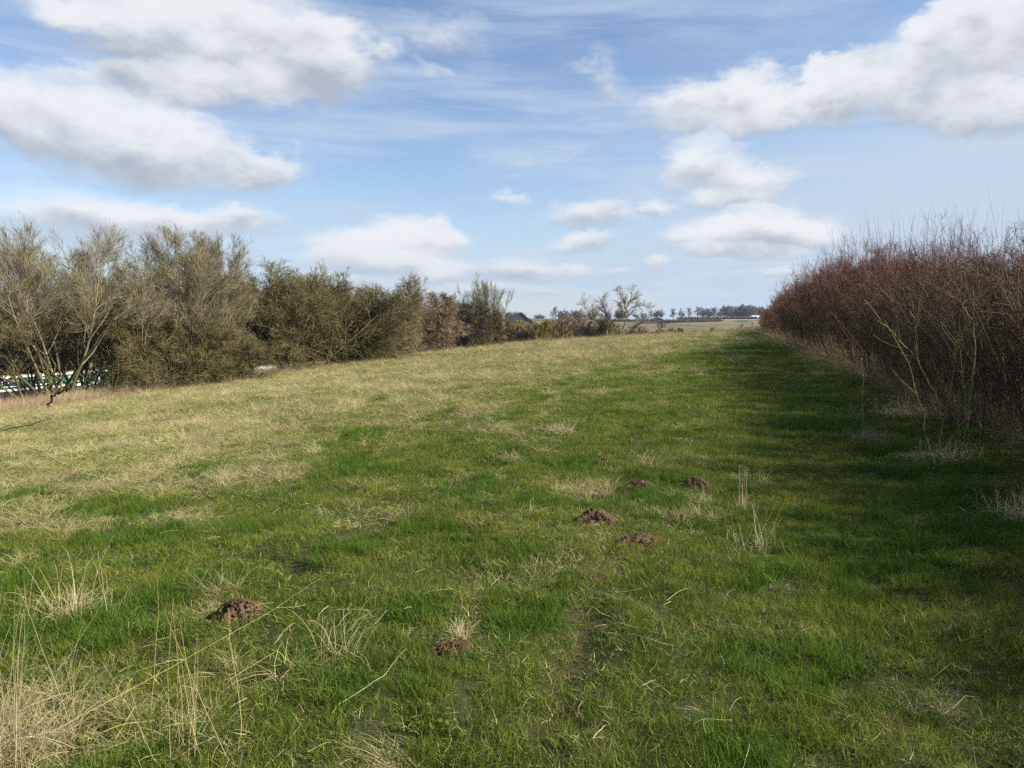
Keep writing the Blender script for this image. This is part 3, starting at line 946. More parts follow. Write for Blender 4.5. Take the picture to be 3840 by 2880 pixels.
for i, (x, y, H, mt, lb) in enumerate([
        (-47.5, 58, 6.5, 'brown_scrub', 'brown bush on the far bank behind the left part of the boat'),
        (-42.0, 66, 6.0, 'dark_thorn', 'dark bush on the far bank behind the middle of the boat'),
        (-38.0, 76, 6.5, 'hawthorn', 'olive bush on the far bank behind the right end of the boat'),
        (-32.5, 88, 6.0, 'brown_scrub', 'brown bush on the far bank beyond the strip of open water')]):
    add_tree('thorn_bush', lb, 'bush', x, y, H, 'thorn', 80 + i, mat=mt, group=G3, wide=1.4, tw=0.012)

G2 = 'bushes in the dip beyond the end of the field'
DIP = [
    (0.4, 94, 3.5, 'dark_thorn', 1.1, 'dark low bush right beside the skyline tree, below the barn'),
    (4.2, 101, 4.8, 'willow', 1.15, 'yellow green willow bush in front of the barn'),
    (6.2, 108, 5.4, 'brown_scrub', 1.3, 'brown bush directly right of the yellow willow'),
    (9.2, 114, 5.6, 'brown_scrub', 1.2, 'brown bush halfway between the yellow willow and the leaning trees'),
    (11.3, 109, 4.3, 'pale_tree', 1.1, 'bush of tangled pale branches at the left foot of the leaning trees'),
    (12.9, 107, 4.9, 'willow', 0.9, 'mossy thicket round the trunks of the leaning trees'),
    (9.4, 122, 5.8, 'dark_thorn', 1.1, 'darker bush behind the brown ones left of the leaning trees'),
    (13.5, 120, 5.3, 'brown_scrub', 1.3, 'brown scrub behind the trunks of the leaning trees'),
    (17.2, 116, 4.5, 'hawthorn', 1.3, 'olive scrub between the leaning trees and the slanting dead limb'),
    (20.5, 119, 4.2, 'brown_scrub', 1.3, 'brown scrub behind the slanting dead limb'),
    (24.5, 124, 4.0, 'hawthorn', 1.2, 'low olive bush just right of the slanting dead limb'),
    (31.0, 140, 4.2, 'dark_thorn', 0.8, 'small dark bush alone in front of the brown field'),
    (41.0, 150, 4.2, 'brown_scrub', 1.3, 'brown reedy bush in the dip, left of the pale round one'),
    (49.0, 158, 5.2, 'pale_tree', 1.1, 'pale grey round bush near the end of the hedge'),
    (36.0, 144, 3.6, 'brown_scrub', 1.2, 'lowest brown bush between the small dark one and the reedy one'),
    (54.0, 168, 4.4, 'willow', 1.4, 'olive bush closest to the end of the hedge'),
]
for i, (x, y, H, mt, wd, lb) in enumerate(DIP):
    add_tree('scrub_bush', lb, 'bush', x, y, H * (0.98 if x < 16 else 0.86), 'scrub', 40 + i, mat=mt, group=G2, wide=wd, tw=0.014)


def limb_tree(name, label, x, y, limbs, seed, mat='pale_tree', group=None, r0=0.16, tw=0.017, dens=1.0):
    """tree drawn by its main limbs (local x, z and a little depth), twigs grown on them"""
    rng = np.random.default_rng(seed)
    tr = Wood(); cr = Wood()
    for (pts, ra, rb, bare) in limbs:
        p = np.array([(q[0], rng.uniform(-0.3, 0.3) * k, q[1]) for k, q in enumerate(pts)], float)
        t = np.linspace(0, len(p) - 1, 4 * (len(p) - 1) + 1)
        P = np.stack([np.interp(t, range(len(p)), p[:, c]) for c in range(3)], 1)
        P[1:] += rng.normal(size=(len(P) - 1, 3)) * 0.05
        R = np.linspace(ra, rb, len(P))
        tr.add(P[None], R[None], 6, rng=rng, lvl=0.0)
        if bare >= 1: continue
        S, D, L, r = spawn(rng, P[None], R[None], int(30 * dens), bare, 1.0, (0.4, 1.0), (0.16, 0.34), 0.55)
        L = np.clip(L, 0.9, 2.4)
        P1, R1 = run(rng, S, D, L, np.maximum(r, tw), 5, 0.16, 0.05, 0.4)
        cr.add(P1, R1, 3, rng=rng, lvl=0.5)
        S, D, L, r = spawn(rng, P1, R1, 8, 0.15, 1.0, (0.3, 0.7), (0.35, 0.65), 0.6)
        P2, R2 = run(rng, S, D, L, np.maximum(r, tw * 0.7), 3, 0.10, 0.04, 0.5)
        cr.add(P2, R2, 2, rng=rng, lvl=1.0)
        S, D, L, r = spawn(rng, P2, R2, 4, 0.15, 1.0, (0.3, 0.7), (0.6, 1.0), 0.7)
        P3, R3 = run(rng, S, D, L, np.maximum(r, tw * 0.5), 2, 0.10, 0.02, 0.5)
        cr.add(P3, R3, 2, rng=rng, lvl=1.0)
    e = thing(name, label, 'tree', (x, y, gz(x, y)), 0.0, group)
    add('trunk', tr.mesh('trunk', M[mat]), e)
    add('crown', cr.mesh('crown', M[mat]), e)
    return e


limb_tree('leaning_tree', 'left one of the two bare leaning trees on the skyline, with two arching tops', 12.6, 104, [
    ([(0.3, 0), (0.1, 1.4), (-0.6, 2.6), (-1.2, 4.0), (-1.5, 4.6), (-2.3, 5.6), (-2.9, 6.7)], 0.17, 0.03, 0.45),
    ([(0.3, 0), (0.5, 2.0), (0.7, 3.6), (0.5, 5.0), (0.0, 6.2), (-0.4, 7.2)], 0.15, 0.03, 0.4),
    ([(0.5, 3.6), (0.2, 4.6), (-0.9, 5.2), (-1.3, 4.8)], 0.06, 0.03, 0.5),
    ([(0.7, 3.5), (1.5, 4.2), (2.2, 5.0)], 0.06, 0.03, 0.5)], 71, group='leaning trees on the skyline')
limb_tree('leaning_tree', 'right and taller of the two bare leaning skyline trees, with a long low limb', 14.4, 104, [
    ([(0, 0), (0.3, 1.4), (0.9, 2.8), (1.3, 4.2), (1.4, 5.6), (1.9, 6.9), (2.2, 8.0)], 0.18, 0.03, 0.42),
    ([(1.35, 5.2), (1.2, 6.3), (0.8, 7.2), (0.4, 7.9)], 0.08, 0.025, 0.1),
    ([(0.4, 1.7), (1.4, 2.5), (2.6, 3.0), (4.2, 4.0)], 0.12, 0.04, 0.4),
    ([(1.35, 5.0), (2.4, 5.8), (3.4, 6.0), (4.6, 5.7)], 0.06, 0.02, 0.2)], 72, group='leaning trees on the skyline')
limb_tree('dead_limb', 'slanting dark dead limb leaning to the right behind the field edge', 19.0, 108, [
    ([(-0.6, 0.0), (0.6, 1.3), (1.8, 2.2), (3.0, 3.2)], 0.13, 0.05, 0.75)], 73, mat='black_wood', dens=0.3)


# ------------------------------------------------------------------ far hills: hedgerows, trees, farm
def far_tree_mesh(seed, H, shape):
    kw = dict(nst=1, spread=(0.0, 0.08), Lf=0.66, rad=0.30, wig=0.05, up=0.05, stemK=6, base_r=0.05, tw_min=0.05,
              levels=[(20, 0.22, (0.5, 1.1), (0.30, 0.58), 5, 0.10, 0.06, 0.0), (9, 0.15, (0.4, 0.9), (0.4, 0.65), 3, 0.12, 0.04, 0.0),
                      (8, 0.1, (0.4, 1.0), (0.45, 0.8), 2, 0.12, 0.02, 0.0)])
    if shape == 'clump':
        kw.update(nst=5, spread=(0.1, 0.7), base_r=2.0)
    tr, cr = grow_tree(seed, H, **kw)
    zmax = np.percentile(np.concatenate([v[:, 2] for v in cr.V]), 99.5); s = H / zmax
    for w_ in (tr, cr): w_.V = [v * s for v in w_.V]
    return tr.mesh('trunk', M['far_tree']), cr.mesh('crown', M['far_tree'])


FT = [far_tree_mesh(200 + i, 12.0, 'one' if i < 4 else 'clump') for i in range(7)]


def far_tree(lb, az, r, h, k, group, wide=1.0, name='far_tree'):
    x = r * math.sin(math.radians(az)); y = r * math.cos(math.radians(az))
    e = thing(name, lb, 'tree', (x, y, gz(x, y)), (k * 1.7 + az) % 6.28, group)
    e.scale = (h / 12 * wide, h / 12 * wide, h / 12)
    add('trunk', FT[k][0], e); add('crown', FT[k][1], e)
    return e


GF = 'distant trees on the horizon'
FAR = [
    # azimuth, distance, height, mesh, width, label
    (3.1, 640, 14.5, 0, 1.0, 'tall lone distant tree with a straight trunk above the green field'),
    (3.75, 640, 10.0, 4, 0.9, 'smaller distant tree close right of the tall lone one'),
    (4.9, 600, 12.0, 5, 1.3, 'broad round distant tree above the green field'),
    (6.0, 640, 8.5, 4, 1.2, 'low distant tree left of the leaning trees'),
    (-0.9, 650, 8.0, 1, 1.4, 'leftmost distant tree, above the barn'),
    (-0.2, 650, 9.5, 5, 1.0, 'second distant tree from the left, above the barn roof'),
    (0.35, 650, 9.0, 6, 1.2, 'distant tree just right of the barn roof'),
    (2.0, 660, 6.5, 6, 1.4, 'low distant tree midway between the barn and the lone tree'),
    (7.2, 650, 8.0, 4, 1.3, 'distant tree seen through the trunk of the left leaning tree'),
    (8.2, 650, 10.0, 5, 1.1, 'distant tree seen between the two leaning trees'),
    (9.7, 650, 8.0, 6, 1.3, 'distant tree right behind the long limb of the right leaning tree'),
    (11.0, 700, 11.0, 5, 1.0, 'distant tree directly above the black shed'),
    (12.1, 760, 13.5, 1, 1.0, 'first tree right of the black shed'),
    (12.7, 760, 13.0, 2, 1.0, 'second tree right of the black shed'),
    (13.2, 780, 14.0, 3, 0.9, 'third tree right of the black shed'),
    (13.8, 780, 15.5, 0, 1.0, 'tallest tree in the gappy row left of the dense wood'),
    (14.4, 790, 14.5, 5, 1.0, 'tree in the middle of the gappy row'),
    (15.0, 790, 15.0, 1, 1.1, 'tree two before the dense wood'),
    (15.5, 800, 15.5, 2, 1.1, 'last tree of the gappy row before the dense wood'),
    (16.2, 800, 16.5, 4, 1.3, 'left end tree of the dense distant wood'),
    (16.7, 800, 17.0, 5, 1.3, 'second tree of the dense distant wood'),
    (17.2, 800, 17.5, 6, 1.3, 'highest tree of the dense distant wood'),
    (17.6, 805, 17.0, 4, 1.3, 'fourth tree of the dense distant wood'),
    (18.1, 800, 15.5, 5, 1.2, 'right end tree of the dense distant wood'),
    (18.8, 810, 13.0, 6, 1.3, 'distant tree beside the white building'),
    (19.3, 810, 12.5, 4, 1.3, 'distant tree nearest the end of the big hedge'),
]
for i, (az, r, h, k, wd, lb) in enumerate(FAR):
    far_tree(lb, az, r, h * 0.86, k, GF, wd)
# trees hidden further round, glimpsed through the left crowns and the hedge
for i, (az, r, h, lb) in enumerate([(-8.0, 560, 11, 'distant tree glimpsed above the gap right of the dark bush'),
                                    (-4.5, 600, 12, 'distant tree behind the round topped slim tree'),
                                    (-2.6, 620, 10, 'distant tree at the right edge of the round topped slim tree')]):
    far_tree(lb, az, r, h, 4 + i % 3, GF, 1.2)


def hedgerow(lb, az0, r0, az1, r1, h, seed, group='distant field hedges'):
    rng = np.random.default_rng(seed)
    n = int(abs(az1 - az0) * 100) + 20
    t = rng.random(n); az = np.radians(az0 + (az1 - az0) * t); r = r0 + (r1 - r0) * t + rng.normal(size=n) * 0.8
    x = r * np.sin(az); y = r * np.cos(az); z = ground_z(x, y)
    c = np.array([r0 * math.sin(math.radians(az0)), r0 * math.cos(math.radians(az0)), 0.0]); c[2] = gz(c[0], c[1])
    w_ = Wood()
    S = np.stack([x, y, z], 1) - c
    D = np.stack([rng.normal(size=n) * 0.5, rng.normal(size=n) * 0.5, np.ones(n)], 1)
    P, R = run(rng, S, D, h * rng.uniform(0.6, 1.1, n), np.full(n, 0.10), 4, 0.2, 0.0, 0.5)
    w_.add(P, R, 3, rng=rng, lvl=0.2)
    S, D, L, rr_ = spawn(rng, P, R, 14, 0.02, 1.0, (0.5, 1.3), (0.3, 0.7), 0.7)
    P, R = run(rng, S, D, L, np.full(len(S), 0.075), 3, 0.25, 0.0, 0.6)
    w_.add(P, R, 2, rng=rng, lvl=0.9)
    o = add('field_hedge', w_.mesh('field_hedge', M['far_hedge']), loc=tuple(c))
    return tag(o, lb, 'hedge', group)


hedgerow('dark distant hedge along the foot of the dense wood', 12.4, 690, 20.0, 700, 3.0, 1)
hedgerow('distant hedge along the top of the green field', 2.0, 600, 10.3, 605, 2.6, 2)
hedgerow('distant hedge running below the pale stubble strip', 11.0, 560, 15.6, 610, 2.8, 3)
hedgerow('thin distant hedge above the barn', -6.0, 600, 2.2, 600, 3.0, 4)


def house(name, lb, cat, az, r, w_, d_, h_, roof_h, wall, roof, rot=0.0, lift=0.0, gable=None):
    x = r * math.sin(math.radians(az)); y = r * math.cos(math.radians(az))
    e = thing(name, lb, cat, (x, y, gz(x, y) + lift), rot)
    V = [(-w_ / 2, -d_ / 2, -1.5), (w_ / 2, -d_ / 2, -1.5), (w_ / 2, d_ / 2, -1.5), (-w_ / 2, d_ / 2, -1.5),
         (-w_ / 2, -d_ / 2, h_), (w_ / 2, -d_ / 2, h_), (w_ / 2, d_ / 2, h_), (-w_ / 2, d_ / 2, h_),
         (0, -d_ / 2, h_ + roof_h), (0, d_ / 2, h_ + roof_h)]
    me = bpy.data.meshes.new('wall')
    me.from_pydata(V[:8], [], [(0, 1, 5, 4), (1, 2, 6, 5), (2, 3, 7, 6), (3, 0, 4, 7), (0, 3, 2, 1), (4, 5, 6, 7)])
    me.materials.append(wall); add('wall', me, e)
    if gable is not None:
        g = [(-w_ / 2, -d_ / 2, h_ + .01), (w_ / 2, -d_ / 2, h_ + .01), (0, -d_ / 2, h_ + roof_h),
             (-w_ / 2, d_ / 2, h_ + .01), (w_ / 2, d_ / 2, h_ + .01), (0, d_ / 2, h_ + roof_h)]
        me = bpy.data.meshes.new('gable')
        me.from_pydata(g, [], [(0, 1, 2), (3, 5, 4), (0, 2, 5, 3), (1, 4, 5, 2), (0, 3, 4, 1)])
        me.materials.append(gable); add('gable', me, e)
    ov = 0.35; t_ = 0.22
    sl = roof_h / (w_ / 2)
    V = []; F = []
    for s in (-1, 1):
        b = len(V)
        xe = s * (w_ / 2 + ov); ze = h_ - ov * sl
        for yy in (-d_ / 2 - ov, d_ / 2 + ov):
            V += [(0, yy, h_ + roof_h + .02), (xe, yy, ze + .02), (xe, yy, ze + t_), (0, yy, h_ + roof_h + t_)]
        F += [(b, b + 1, b + 2, b + 3), (b + 4, b + 7, b + 6, b + 5), (b + 1, b + 5, b + 6, b + 2), (b + 2, b + 6, b + 7, b + 3), (b, b + 4, b + 5, b + 1)]
    me = bpy.data.meshes.new('roof'); me.from_pydata(V, [], F); me.materials.append(roof)
    add('roof', me, e)
    return e


house('barn', 'dark boarded barn with a pointed gable on red brick, beyond the field edge', 'barn', 0.55, 330, 11.0, 12, 1.7, 4.2,
      M['brick'], M['slate'], 0.10, 2.3, gable=M['dark_board'])
house('farm_shed', 'low pale farm shed with a flat grey roof left of the barn', 'shed', -2.1, 345, 12, 9, 3.2, 1.0, M['cream'], M['slate'], 0.3, 1.2, gable=M['cream'])
house('farm_building', 'long cream farm building seen above the bushes right of the barn', 'building', 2.6, 430, 17, 9, 3.0, 0.8,
      M['cream'], M['cream'], 0.0, 1.0, gable=M['cream'])
house('shed', 'small black shed with a grey roof at the top of the brown field', 'shed', 10.85, 560, 8.0, 6, 2.8, 1.3,
      M['dark_board'], M['slate'], 0.1, 0.0, gable=M['dark_board'])
house('long_barn', 'low white building beside the distant wood', 'barn', 17.9, 735, 8, 6, 0.8, 1.2, M['white'], M['white'], 0.6, 1.6, gable=M['white'])


# ------------------------------------------------------------------ the big hedge on the right
def hedge_h(y):
    return np.interp(y, [3, 8, 13, 18, 30, 50, 75, 105, 121], [2.4, 2.7, 2.9, 3.3, 4.35, 4.6, 4.3, 3.6, 2.7])


def build_hedge():
    rng = np.random.default_rng(900)
    root = thing('hedge', 'tall bare hedge of reddish brown shoots running the length of the field on the right', 'hedge',
                 (hedge_x(5.0), 5.0, 0.0))
    org = np.array([hedge_x(5.0), 5.0, 0.0])
    st = Wood(); tw = Wood()
    zones = [(0.2, 3.3, 17, 1.0), (3.3, 20, 34, 1.0), (20, 50, 16, 1.6), (50, 120, 8, 3.2)]
    for (ya, yb, dn, s) in zones:
        n = int((yb - ya) * dn)
        y = rng.uniform(ya, yb, n); off = rng.beta(1.3, 1.5, n) * 3.4
        x = hedge_x(y) + off
        edge = 1 - np.clip(np.abs(off - 1.7) / 1.7, 0, 1)
        h = hedge_h(y) * (0.55 + 0.45 * edge ** 0.6) * rng.uniform(0.82, 1.08, n) * (0.9 + 0.2 * vnoise(y * 0.5, off * 0.5, 3))
        S = np.stack([x, y, ground_z(x, y) - 0.1], 1)
        lean = (off - 1.5) / 1.5 * 0.22
        D = np.stack([lean + rng.normal(size=n) * 0.11 - 0.06, rng.normal(size=n) * 0.13 - 0.05, np.ones(n)], 1)
        P, R = run(rng, S - org, D, h * 0.92, rng.uniform(0.008, 0.019, n) * s ** 0.6, 7, 0.07, 0.02, 0.3)
        st.add(P, R, 5 if s == 1 else 3, rng=rng, lvl=0.1)
        n1 = 13 if s < 3 else 11
        S, D, L, r = spawn(rng, P, R, n1, 0.24, 1.0, (0.2, 0.7), (0.2, 0.46), 0.6)
        P1, R1 = run(rng, S, D, L, np.maximum(r, 0.0034 * s), 4, 0.07, 0.10, 0.4)
        tw.add(P1, R1, 3 if s == 1 else 2, rng=rng, lvl=0.6)
        S, D, L, r = spawn(rng, P1, R1, 7 if s < 3 else 6, 0.08, 1.0, (0.25, 0.8), (0.35, 0.75), 0.7)
        P2, R2 = run(rng, S, D, L, np.maximum(r, 0.0026 * s), 3, 0.09, 0.08, 0.4)
        tw.add(P2, R2, 2, rng=rng, lvl=1.0)
        S, D, L, r = spawn(rng, P2, R2, 3 if s < 3 else 2, 0.1, 1.0, (0.4, 1.1), (0.4, 0.8), 0.8)
        P3, R3 = run(rng, S, D, L, np.maximum(r, 0.0022 * s), 2, 0.12, 0.05, 0.4)
        tw.add(P3, R3, 2, rng=rng, lvl=1.0)
        # tangle in the middle of the bank: bramble and criss-cross twigs
        nb = int((yb - ya) * ((120 if ya > 2 else 45) if s == 1 else 60 if s < 3 else 22))
        y = rng.uniform(ya, yb, nb); off = rng.uniform(0.15, 3.2, nb); x = hedge_x(y) + off
        lo = 0.75 if s == 1 else 0.45 if s < 3 else 0.25
        zz = rng.beta(1.5, 1.9, nb) * (hedge_h(y) * 0.86 - lo) + lo
        S = np.stack([x, y, ground_z(x, y) + zz], 1) - org
        D = rng.normal(size=(nb, 3)) * np.array([1, 1, 0.55])
        P, R = run(rng, S, D, rng.uniform(0.5, 1.3, nb) * s ** 0.3, np.full(nb, 0.0042 * s), 5, 0.3, 0.0, 0.5)
        tw.add(P, R, 3 if s == 1 else 2, rng=rng, lvl=0.5)
        S, D, L, r = spawn(rng, P, R, 6, 0.0, 1.0, (0.4, 1.2), (0.2, 0.5), 0.7)
        P, R = run(rng, S, D, L, np.full(len(S), 0.0030 * s), 3, 0.25, 0.0, 0.5)
        tw.add(P, R, 2, rng=rng, lvl=0.9)
        # long thin shoots standing above the top
        nl = int((yb - ya) * (9.0 if s == 1 else 6.0 if s < 3 else 1.4))
        y = rng.uniform(ya, yb, nl); off = rng.uniform(0.7, 2.3, nl); x = hedge_x(y) + off
        hh = hedge_h(y)
        S = np.stack([x, y, ground_z(x, y) + hh * 0.55], 1) - org
        D = np.stack([rng.normal(size=nl) * 0.16 - 0.06, rng.normal(size=nl) * 0.16, np.ones(nl)], 1)
        P, R = run(rng, S, D, hh * rng.uniform(0.46, 0.78, nl), np.full(nl, 0.0046 * s ** 0.8), 6, 0.03, 0.0, 0.3)
        tw.add(P, R, 3, rng=rng, lvl=0.8)
    # outermost canes leaning out over the grass on the near part
    n = 60
    y = rng.uniform(6.5, 16, n); x = hedge_x(y) + rng.uniform(-0.35, 0.5, n)
    S = np.stack([x, y, ground_z(x, y) - 0.05], 1) - org
    D = np.stack([rng.normal(size=n) * 0.25 - 0.28, rng.normal(size=n) * 0.25, np.ones(n)], 1)
    P, R = run(rng, S, D, rng.uniform(1.0, 2.4, n), rng.uniform(0.004, 0.010, n), 6, 0.06, 0.0, 0.4)
    st.add(P, R, 4, rng=rng, lvl=0.3)
    S, D, L, r = spawn(rng, P, R, 4, 0.3, 1.0, (0.3, 0.7), (0.25, 0.5), 0.6)
    P, R = run(rng, S, D, L, np.maximum(r, 0.003), 4, 0.1, 0.05, 0.4)
    tw.add(P, R, 3, rng=rng, lvl=0.8)
    add('stems', st.mesh('stems', M['hedge']), root)
    add('twigs', tw.mesh('twigs', M['hedge']), root)


build_hedge()


def sapling(lb, x, y, chains, seed):
    rng = np.random.default_rng(seed); w_ = Wood(); t_ = Wood()
    for pts, ra, rb in chains:
        p = np.array(pts, float); t = np.linspace(0, len(p) - 1, 4 * (len(p) - 1) + 1)
        P = np.stack([np.interp(t, range(len(p)), p[:, c]) for c in range(3)], 1)
        P[1:] += rng.normal(size=(len(P) - 1, 3)) * 0.008
        R = np.linspace(ra, rb, len(P))
        w_.add(P[None], R[None], 5, rng=rng, lvl=0.5)
        S, D, L, r = spawn(rng, P[None], R[None], 7, 0.4, 1.0, (0.4, 0.9), (0.12, 0.34), 0.6)
        P1, R1 = run(rng, S, D, L, np.maximum(r, 0.002), 4, 0.1, 0.06, 0.4)
        t_.add(P1, R1, 3, rng=rng, lvl=1.0)
    e = thing('sapling', lb, 'sapling', (x, y, gz(x, y)), 0.0, 'saplings in front of the hedge')
    add('stem', w_.mesh('stem', M['sapling']), e)
    add('twigs', t_.mesh('twigs', M['sapling']), e)


sapling('forked sapling split in two low down, its long left arm leaning out over the grass', 5.25, 9.1, [
    ([(0, 0, -0.05), (0.02, 0, 0.33)], 0.013, 0.012),
    ([(0.02, 0, 0.33), (-0.10, 0, 0.72), (-0.30, 0.05, 1.12), (-0.62, 0.1, 1.48), (-0.95, 0.1, 1.85)], 0.011, 0.004),
    ([(0.02, 0, 0.33), (0.10, 0.02, 0.7), (0.13, 0, 1.2), (0.16, 0, 1.75)], 0.010, 0.003),
    ([(-0.30, 0.05, 1.12), (-0.36, 0.0, 1.5), (-0.46, 0, 1.95)], 0.007, 0.003)], 1)
sapling('nearest sapling, a tight bunch of dark upright stems at the hedge foot', 4.86, 7.95, [
    ([(0, 0, -0.05), (0.02, 0, 0.7), (0.06, 0.02, 1.3), (-0.02, 0, 1.95)], 0.013, 0.004),
    ([(0.05, 0.03, -0.05), (0.0, 0.0, 0.5), (-0.10, 0, 1.1), (-0.22, 0, 1.7)], 0.011, 0.003),
    ([(-0.05, 0, -0.05), (-0.10, 0, 0.5), (-0.06, 0, 1.1)], 0.009, 0.003)], 2)
sapling('thin crooked sapling stem leaning left, between the two bigger saplings', 4.62, 8.1, [
    ([(0, 0, -0.05), (-0.16, 0, 0.6), (-0.34, 0, 1.15), (-0.56, 0.1, 1.6)], 0.008, 0.003)], 3)
sapling('slender young shoot standing in the grass left of the forked sapling', 5.0, 10.6, [
    ([(0, 0, -0.05), (-0.02, 0, 0.5), (-0.06, 0, 1.1)], 0.007, 0.002)], 4)


# ------------------------------------------------------------------ molehills
MOLE = [
    # x, y, radius x, radius y, height, turn, label
    (-1.52, 4.05, 0.125, 0.11, 0.084, 0.2, 'near molehill at bottom left, steep with a dark hollow in its left side'),
    (0.67, 5.92, 0.150, 0.13, 0.092, 0.0, 'biggest molehill, a crumbly brown heap in the middle of the green grass'),
    (1.24, 7.14, 0.165, 0.12, 0.068, 0.1, 'long low molehill, left one of the pair in line'),
    (1.80, 7.24, 0.135, 0.12, 0.092, 0.3, 'rounded dark molehill at the shadow edge, right one of the pair'),
    (1.50, 7.10, 0.10, 0.07, 0.024, 0.6, 'thin scatter of crumbs between the two molehills in line'),
    (1.09, 8.52, 0.095, 0.09, 0.068, 0.0, 'farthest molehill, a small brown bump'),
    (0.98, 8.30, 0.07, 0.06, 0.044, 0.0, 'tiny molehill touching the farthest one'),
    (0.92, 5.27, 0.165, 0.10, 0.048, 0.0, 'flattened molehill sunk in the grass nearer than the biggest one'),
    (-0.30, 3.62, 0.11, 0.08, 0.024, 0.0, 'dark dug out soil under a straw tuft at bottom centre'),
    (0.46, 4.55, 0.10, 0.06, 0.018, 0.0, 'bare scrape of brown soil in front of the flattened molehill'),
]


def build_molehill(i, x, y, rx, ry, h, rot, lb):
    rng = np.random.default_rng(300 + i)
    n = 72
    g = np.linspace(-1.25, 1.25, n); X, Y = np.meshgrid(g, g)
    an = np.arctan2(Y, X); rr = np.hypot(X, Y)
    rim = 1 + 0.18 * np.sin(an * 2 + i) + 0.12 * np.sin(an * 5 + 2 * i) + 0.10 * np.sin(an * 9 + i)
    q = np.clip(rr / rim, 0, 2)
    z = h * np.clip(1 - q ** 2.1, -0.4, 1) ** 1.0
    z = np.where(q < 1, h * np.clip(1 - q ** 2.1, 0, 1) ** 0.85, -0.02 - 0.03 * (q - 1))
    s = 1.0 / max(rx, 0.05)
    lump = (fbm(X * 3.2 + i * 7, Y * 3.2, 90 + i, 4, 0.62) - 0.5) * h * 0.9
    crumb = (vnoise(X * 9 + i, Y * 9, 95 + i) ** 2) * 0.022 + (vnoise(X * 20 + i, Y * 20, 96 + i) ** 2) * 0.013
    z = z + (lump + crumb) * np.clip(1.15 - q, 0, 1)
    if i == 0:
        z -= 0.07 * np.exp(-(((X + 0.62) / 0.22) ** 2 + ((Y + 0.35) / 0.3) ** 2))
    jx = (vnoise(X * 9, Y * 9 + 3, 11 + i) - 0.5) * 0.08; jy = (vnoise(X * 9 + 5, Y * 9, 12 + i) - 0.5) * 0.08
    V = np.stack([(X + jx) * rx, (Y + jy) * ry, z], -1).reshape(-1, 3)
    a = np.arange(n - 1)[:, None]; b = np.arange(n - 1)[None]
    Q = np.stack([a * n + b, a * n + b + 1, (a + 1) * n + b + 1, (a + 1) * n + b], -1).reshape(-1, 4)
    keep = (q.reshape(-1)[Q] < 1.16).all(1); Q = Q[keep]
    # loose crumbs on and around the heap
    VV = [V]; QQ = [Q]; nv = len(V)
    nc = 190 if h > 0.04 else 90
    for k in range(nc):
        r_ = abs(rng.normal()) * 0.72; th = rng.uniform(0, 2 * math.pi)
        if r_ > 1.5: continue
        cx, cy = r_ * math.cos(th), r_ * math.sin(th)
        zz = h * max(0, 1 - min(1, r_) ** 2.1) ** 0.85 + 0.004
        sz = rng.uniform(0.0025, 0.0085) * (1.0 if r_ > 0.9 else 1.15)
        c = np.array([(-1, -1, -1), (1, -1, -1), (1, 1, -1), (-1, 1, -1), (-1, -1, 1), (1, -1, 1), (1, 1, 1), (-1, 1, 1)]) * sz * rng.uniform(0.55, 1.0, (8, 3))
        VV.append(c + np.array([cx * rx, cy * ry, zz + sz * 0.3]))
        QQ.append(np.array([(0, 3, 2, 1), (4, 5, 6, 7), (0, 1, 5, 4), (1, 2, 6, 5), (2, 3, 7, 6), (3, 0, 4, 7)]) + nv); nv += 8
    me = mesh_from('molehill', np.concatenate(VV), np.concatenate(QQ), None, M['soil'])
    nm = 'soil_patch' if h < 0.026 else 'molehill'
    o = add(nm, me, loc=(x, y, gz(x, y)))
    o.rotation_euler = (0, 0, rot)
    tag(o, lb, 'molehill' if h >= 0.026 else 'soil', 'molehills in the grass' if h >= 0.026 else None)


for i, a in enumerate(MOLE): build_molehill(i, *a)


# ------------------------------------------------------------------ grass
HIDDEN = bpy.data.collections.new('grass tufts')      # tuft shapes, only used through the scatter


def blades(rng, n, spread, L, wid, lean, droop, z0=0.0, K=3):
    a = rng.uniform(0, 2 * math.pi, n); r = spread * np.sqrt(rng.random(n))
    S = np.stack([r * np.cos(a), r * np.sin(a), np.full(n, -0.01) + rng.random(n) * z0], 1)
    b = rng.uniform(0, 2 * math.pi, n); ln = rng.uniform(lean[0], lean[1], n)
    D = np.stack([np.cos(b) * ln, np.sin(b) * ln, np.ones(n)], 1)
    P, R = run(rng, S, D, rng.uniform(L[0], L[1], n), rng.uniform(wid[0], wid[1], n), K, 0.16, 0.0, 0.12, droop)
    return P, R


def tuft(name, parts, seed):
    rng = np.random.default_rng(seed)
    Vs = []; Qs = []; As = []; mi = []; nv = 0; mats = []
    for (mat, kw) in parts:
        w_ = Wood(); P, R = blades(rng, **kw)
        w_.add(P, R, 2, rng=rng)
        V = np.concatenate(w_.V); Q = np.concatenate(w_.Q) + nv
        Vs.append(V); Qs.append(Q); As.append(np.concatenate(w_.A)); mi.append(np.full(len(Q), len(mats))); nv += len(V)
        mats.append(M[mat])
    me = mesh_from(name, np.concatenate(Vs), np.concatenate(Qs), None, None, {'tone': np.concatenate(As)})
    for m in mats: me.materials.append(m)
    me.polygons.foreach_set('material_index', np.concatenate(mi).astype(np.int32))
    return bpy.data.objects.new(name, me)


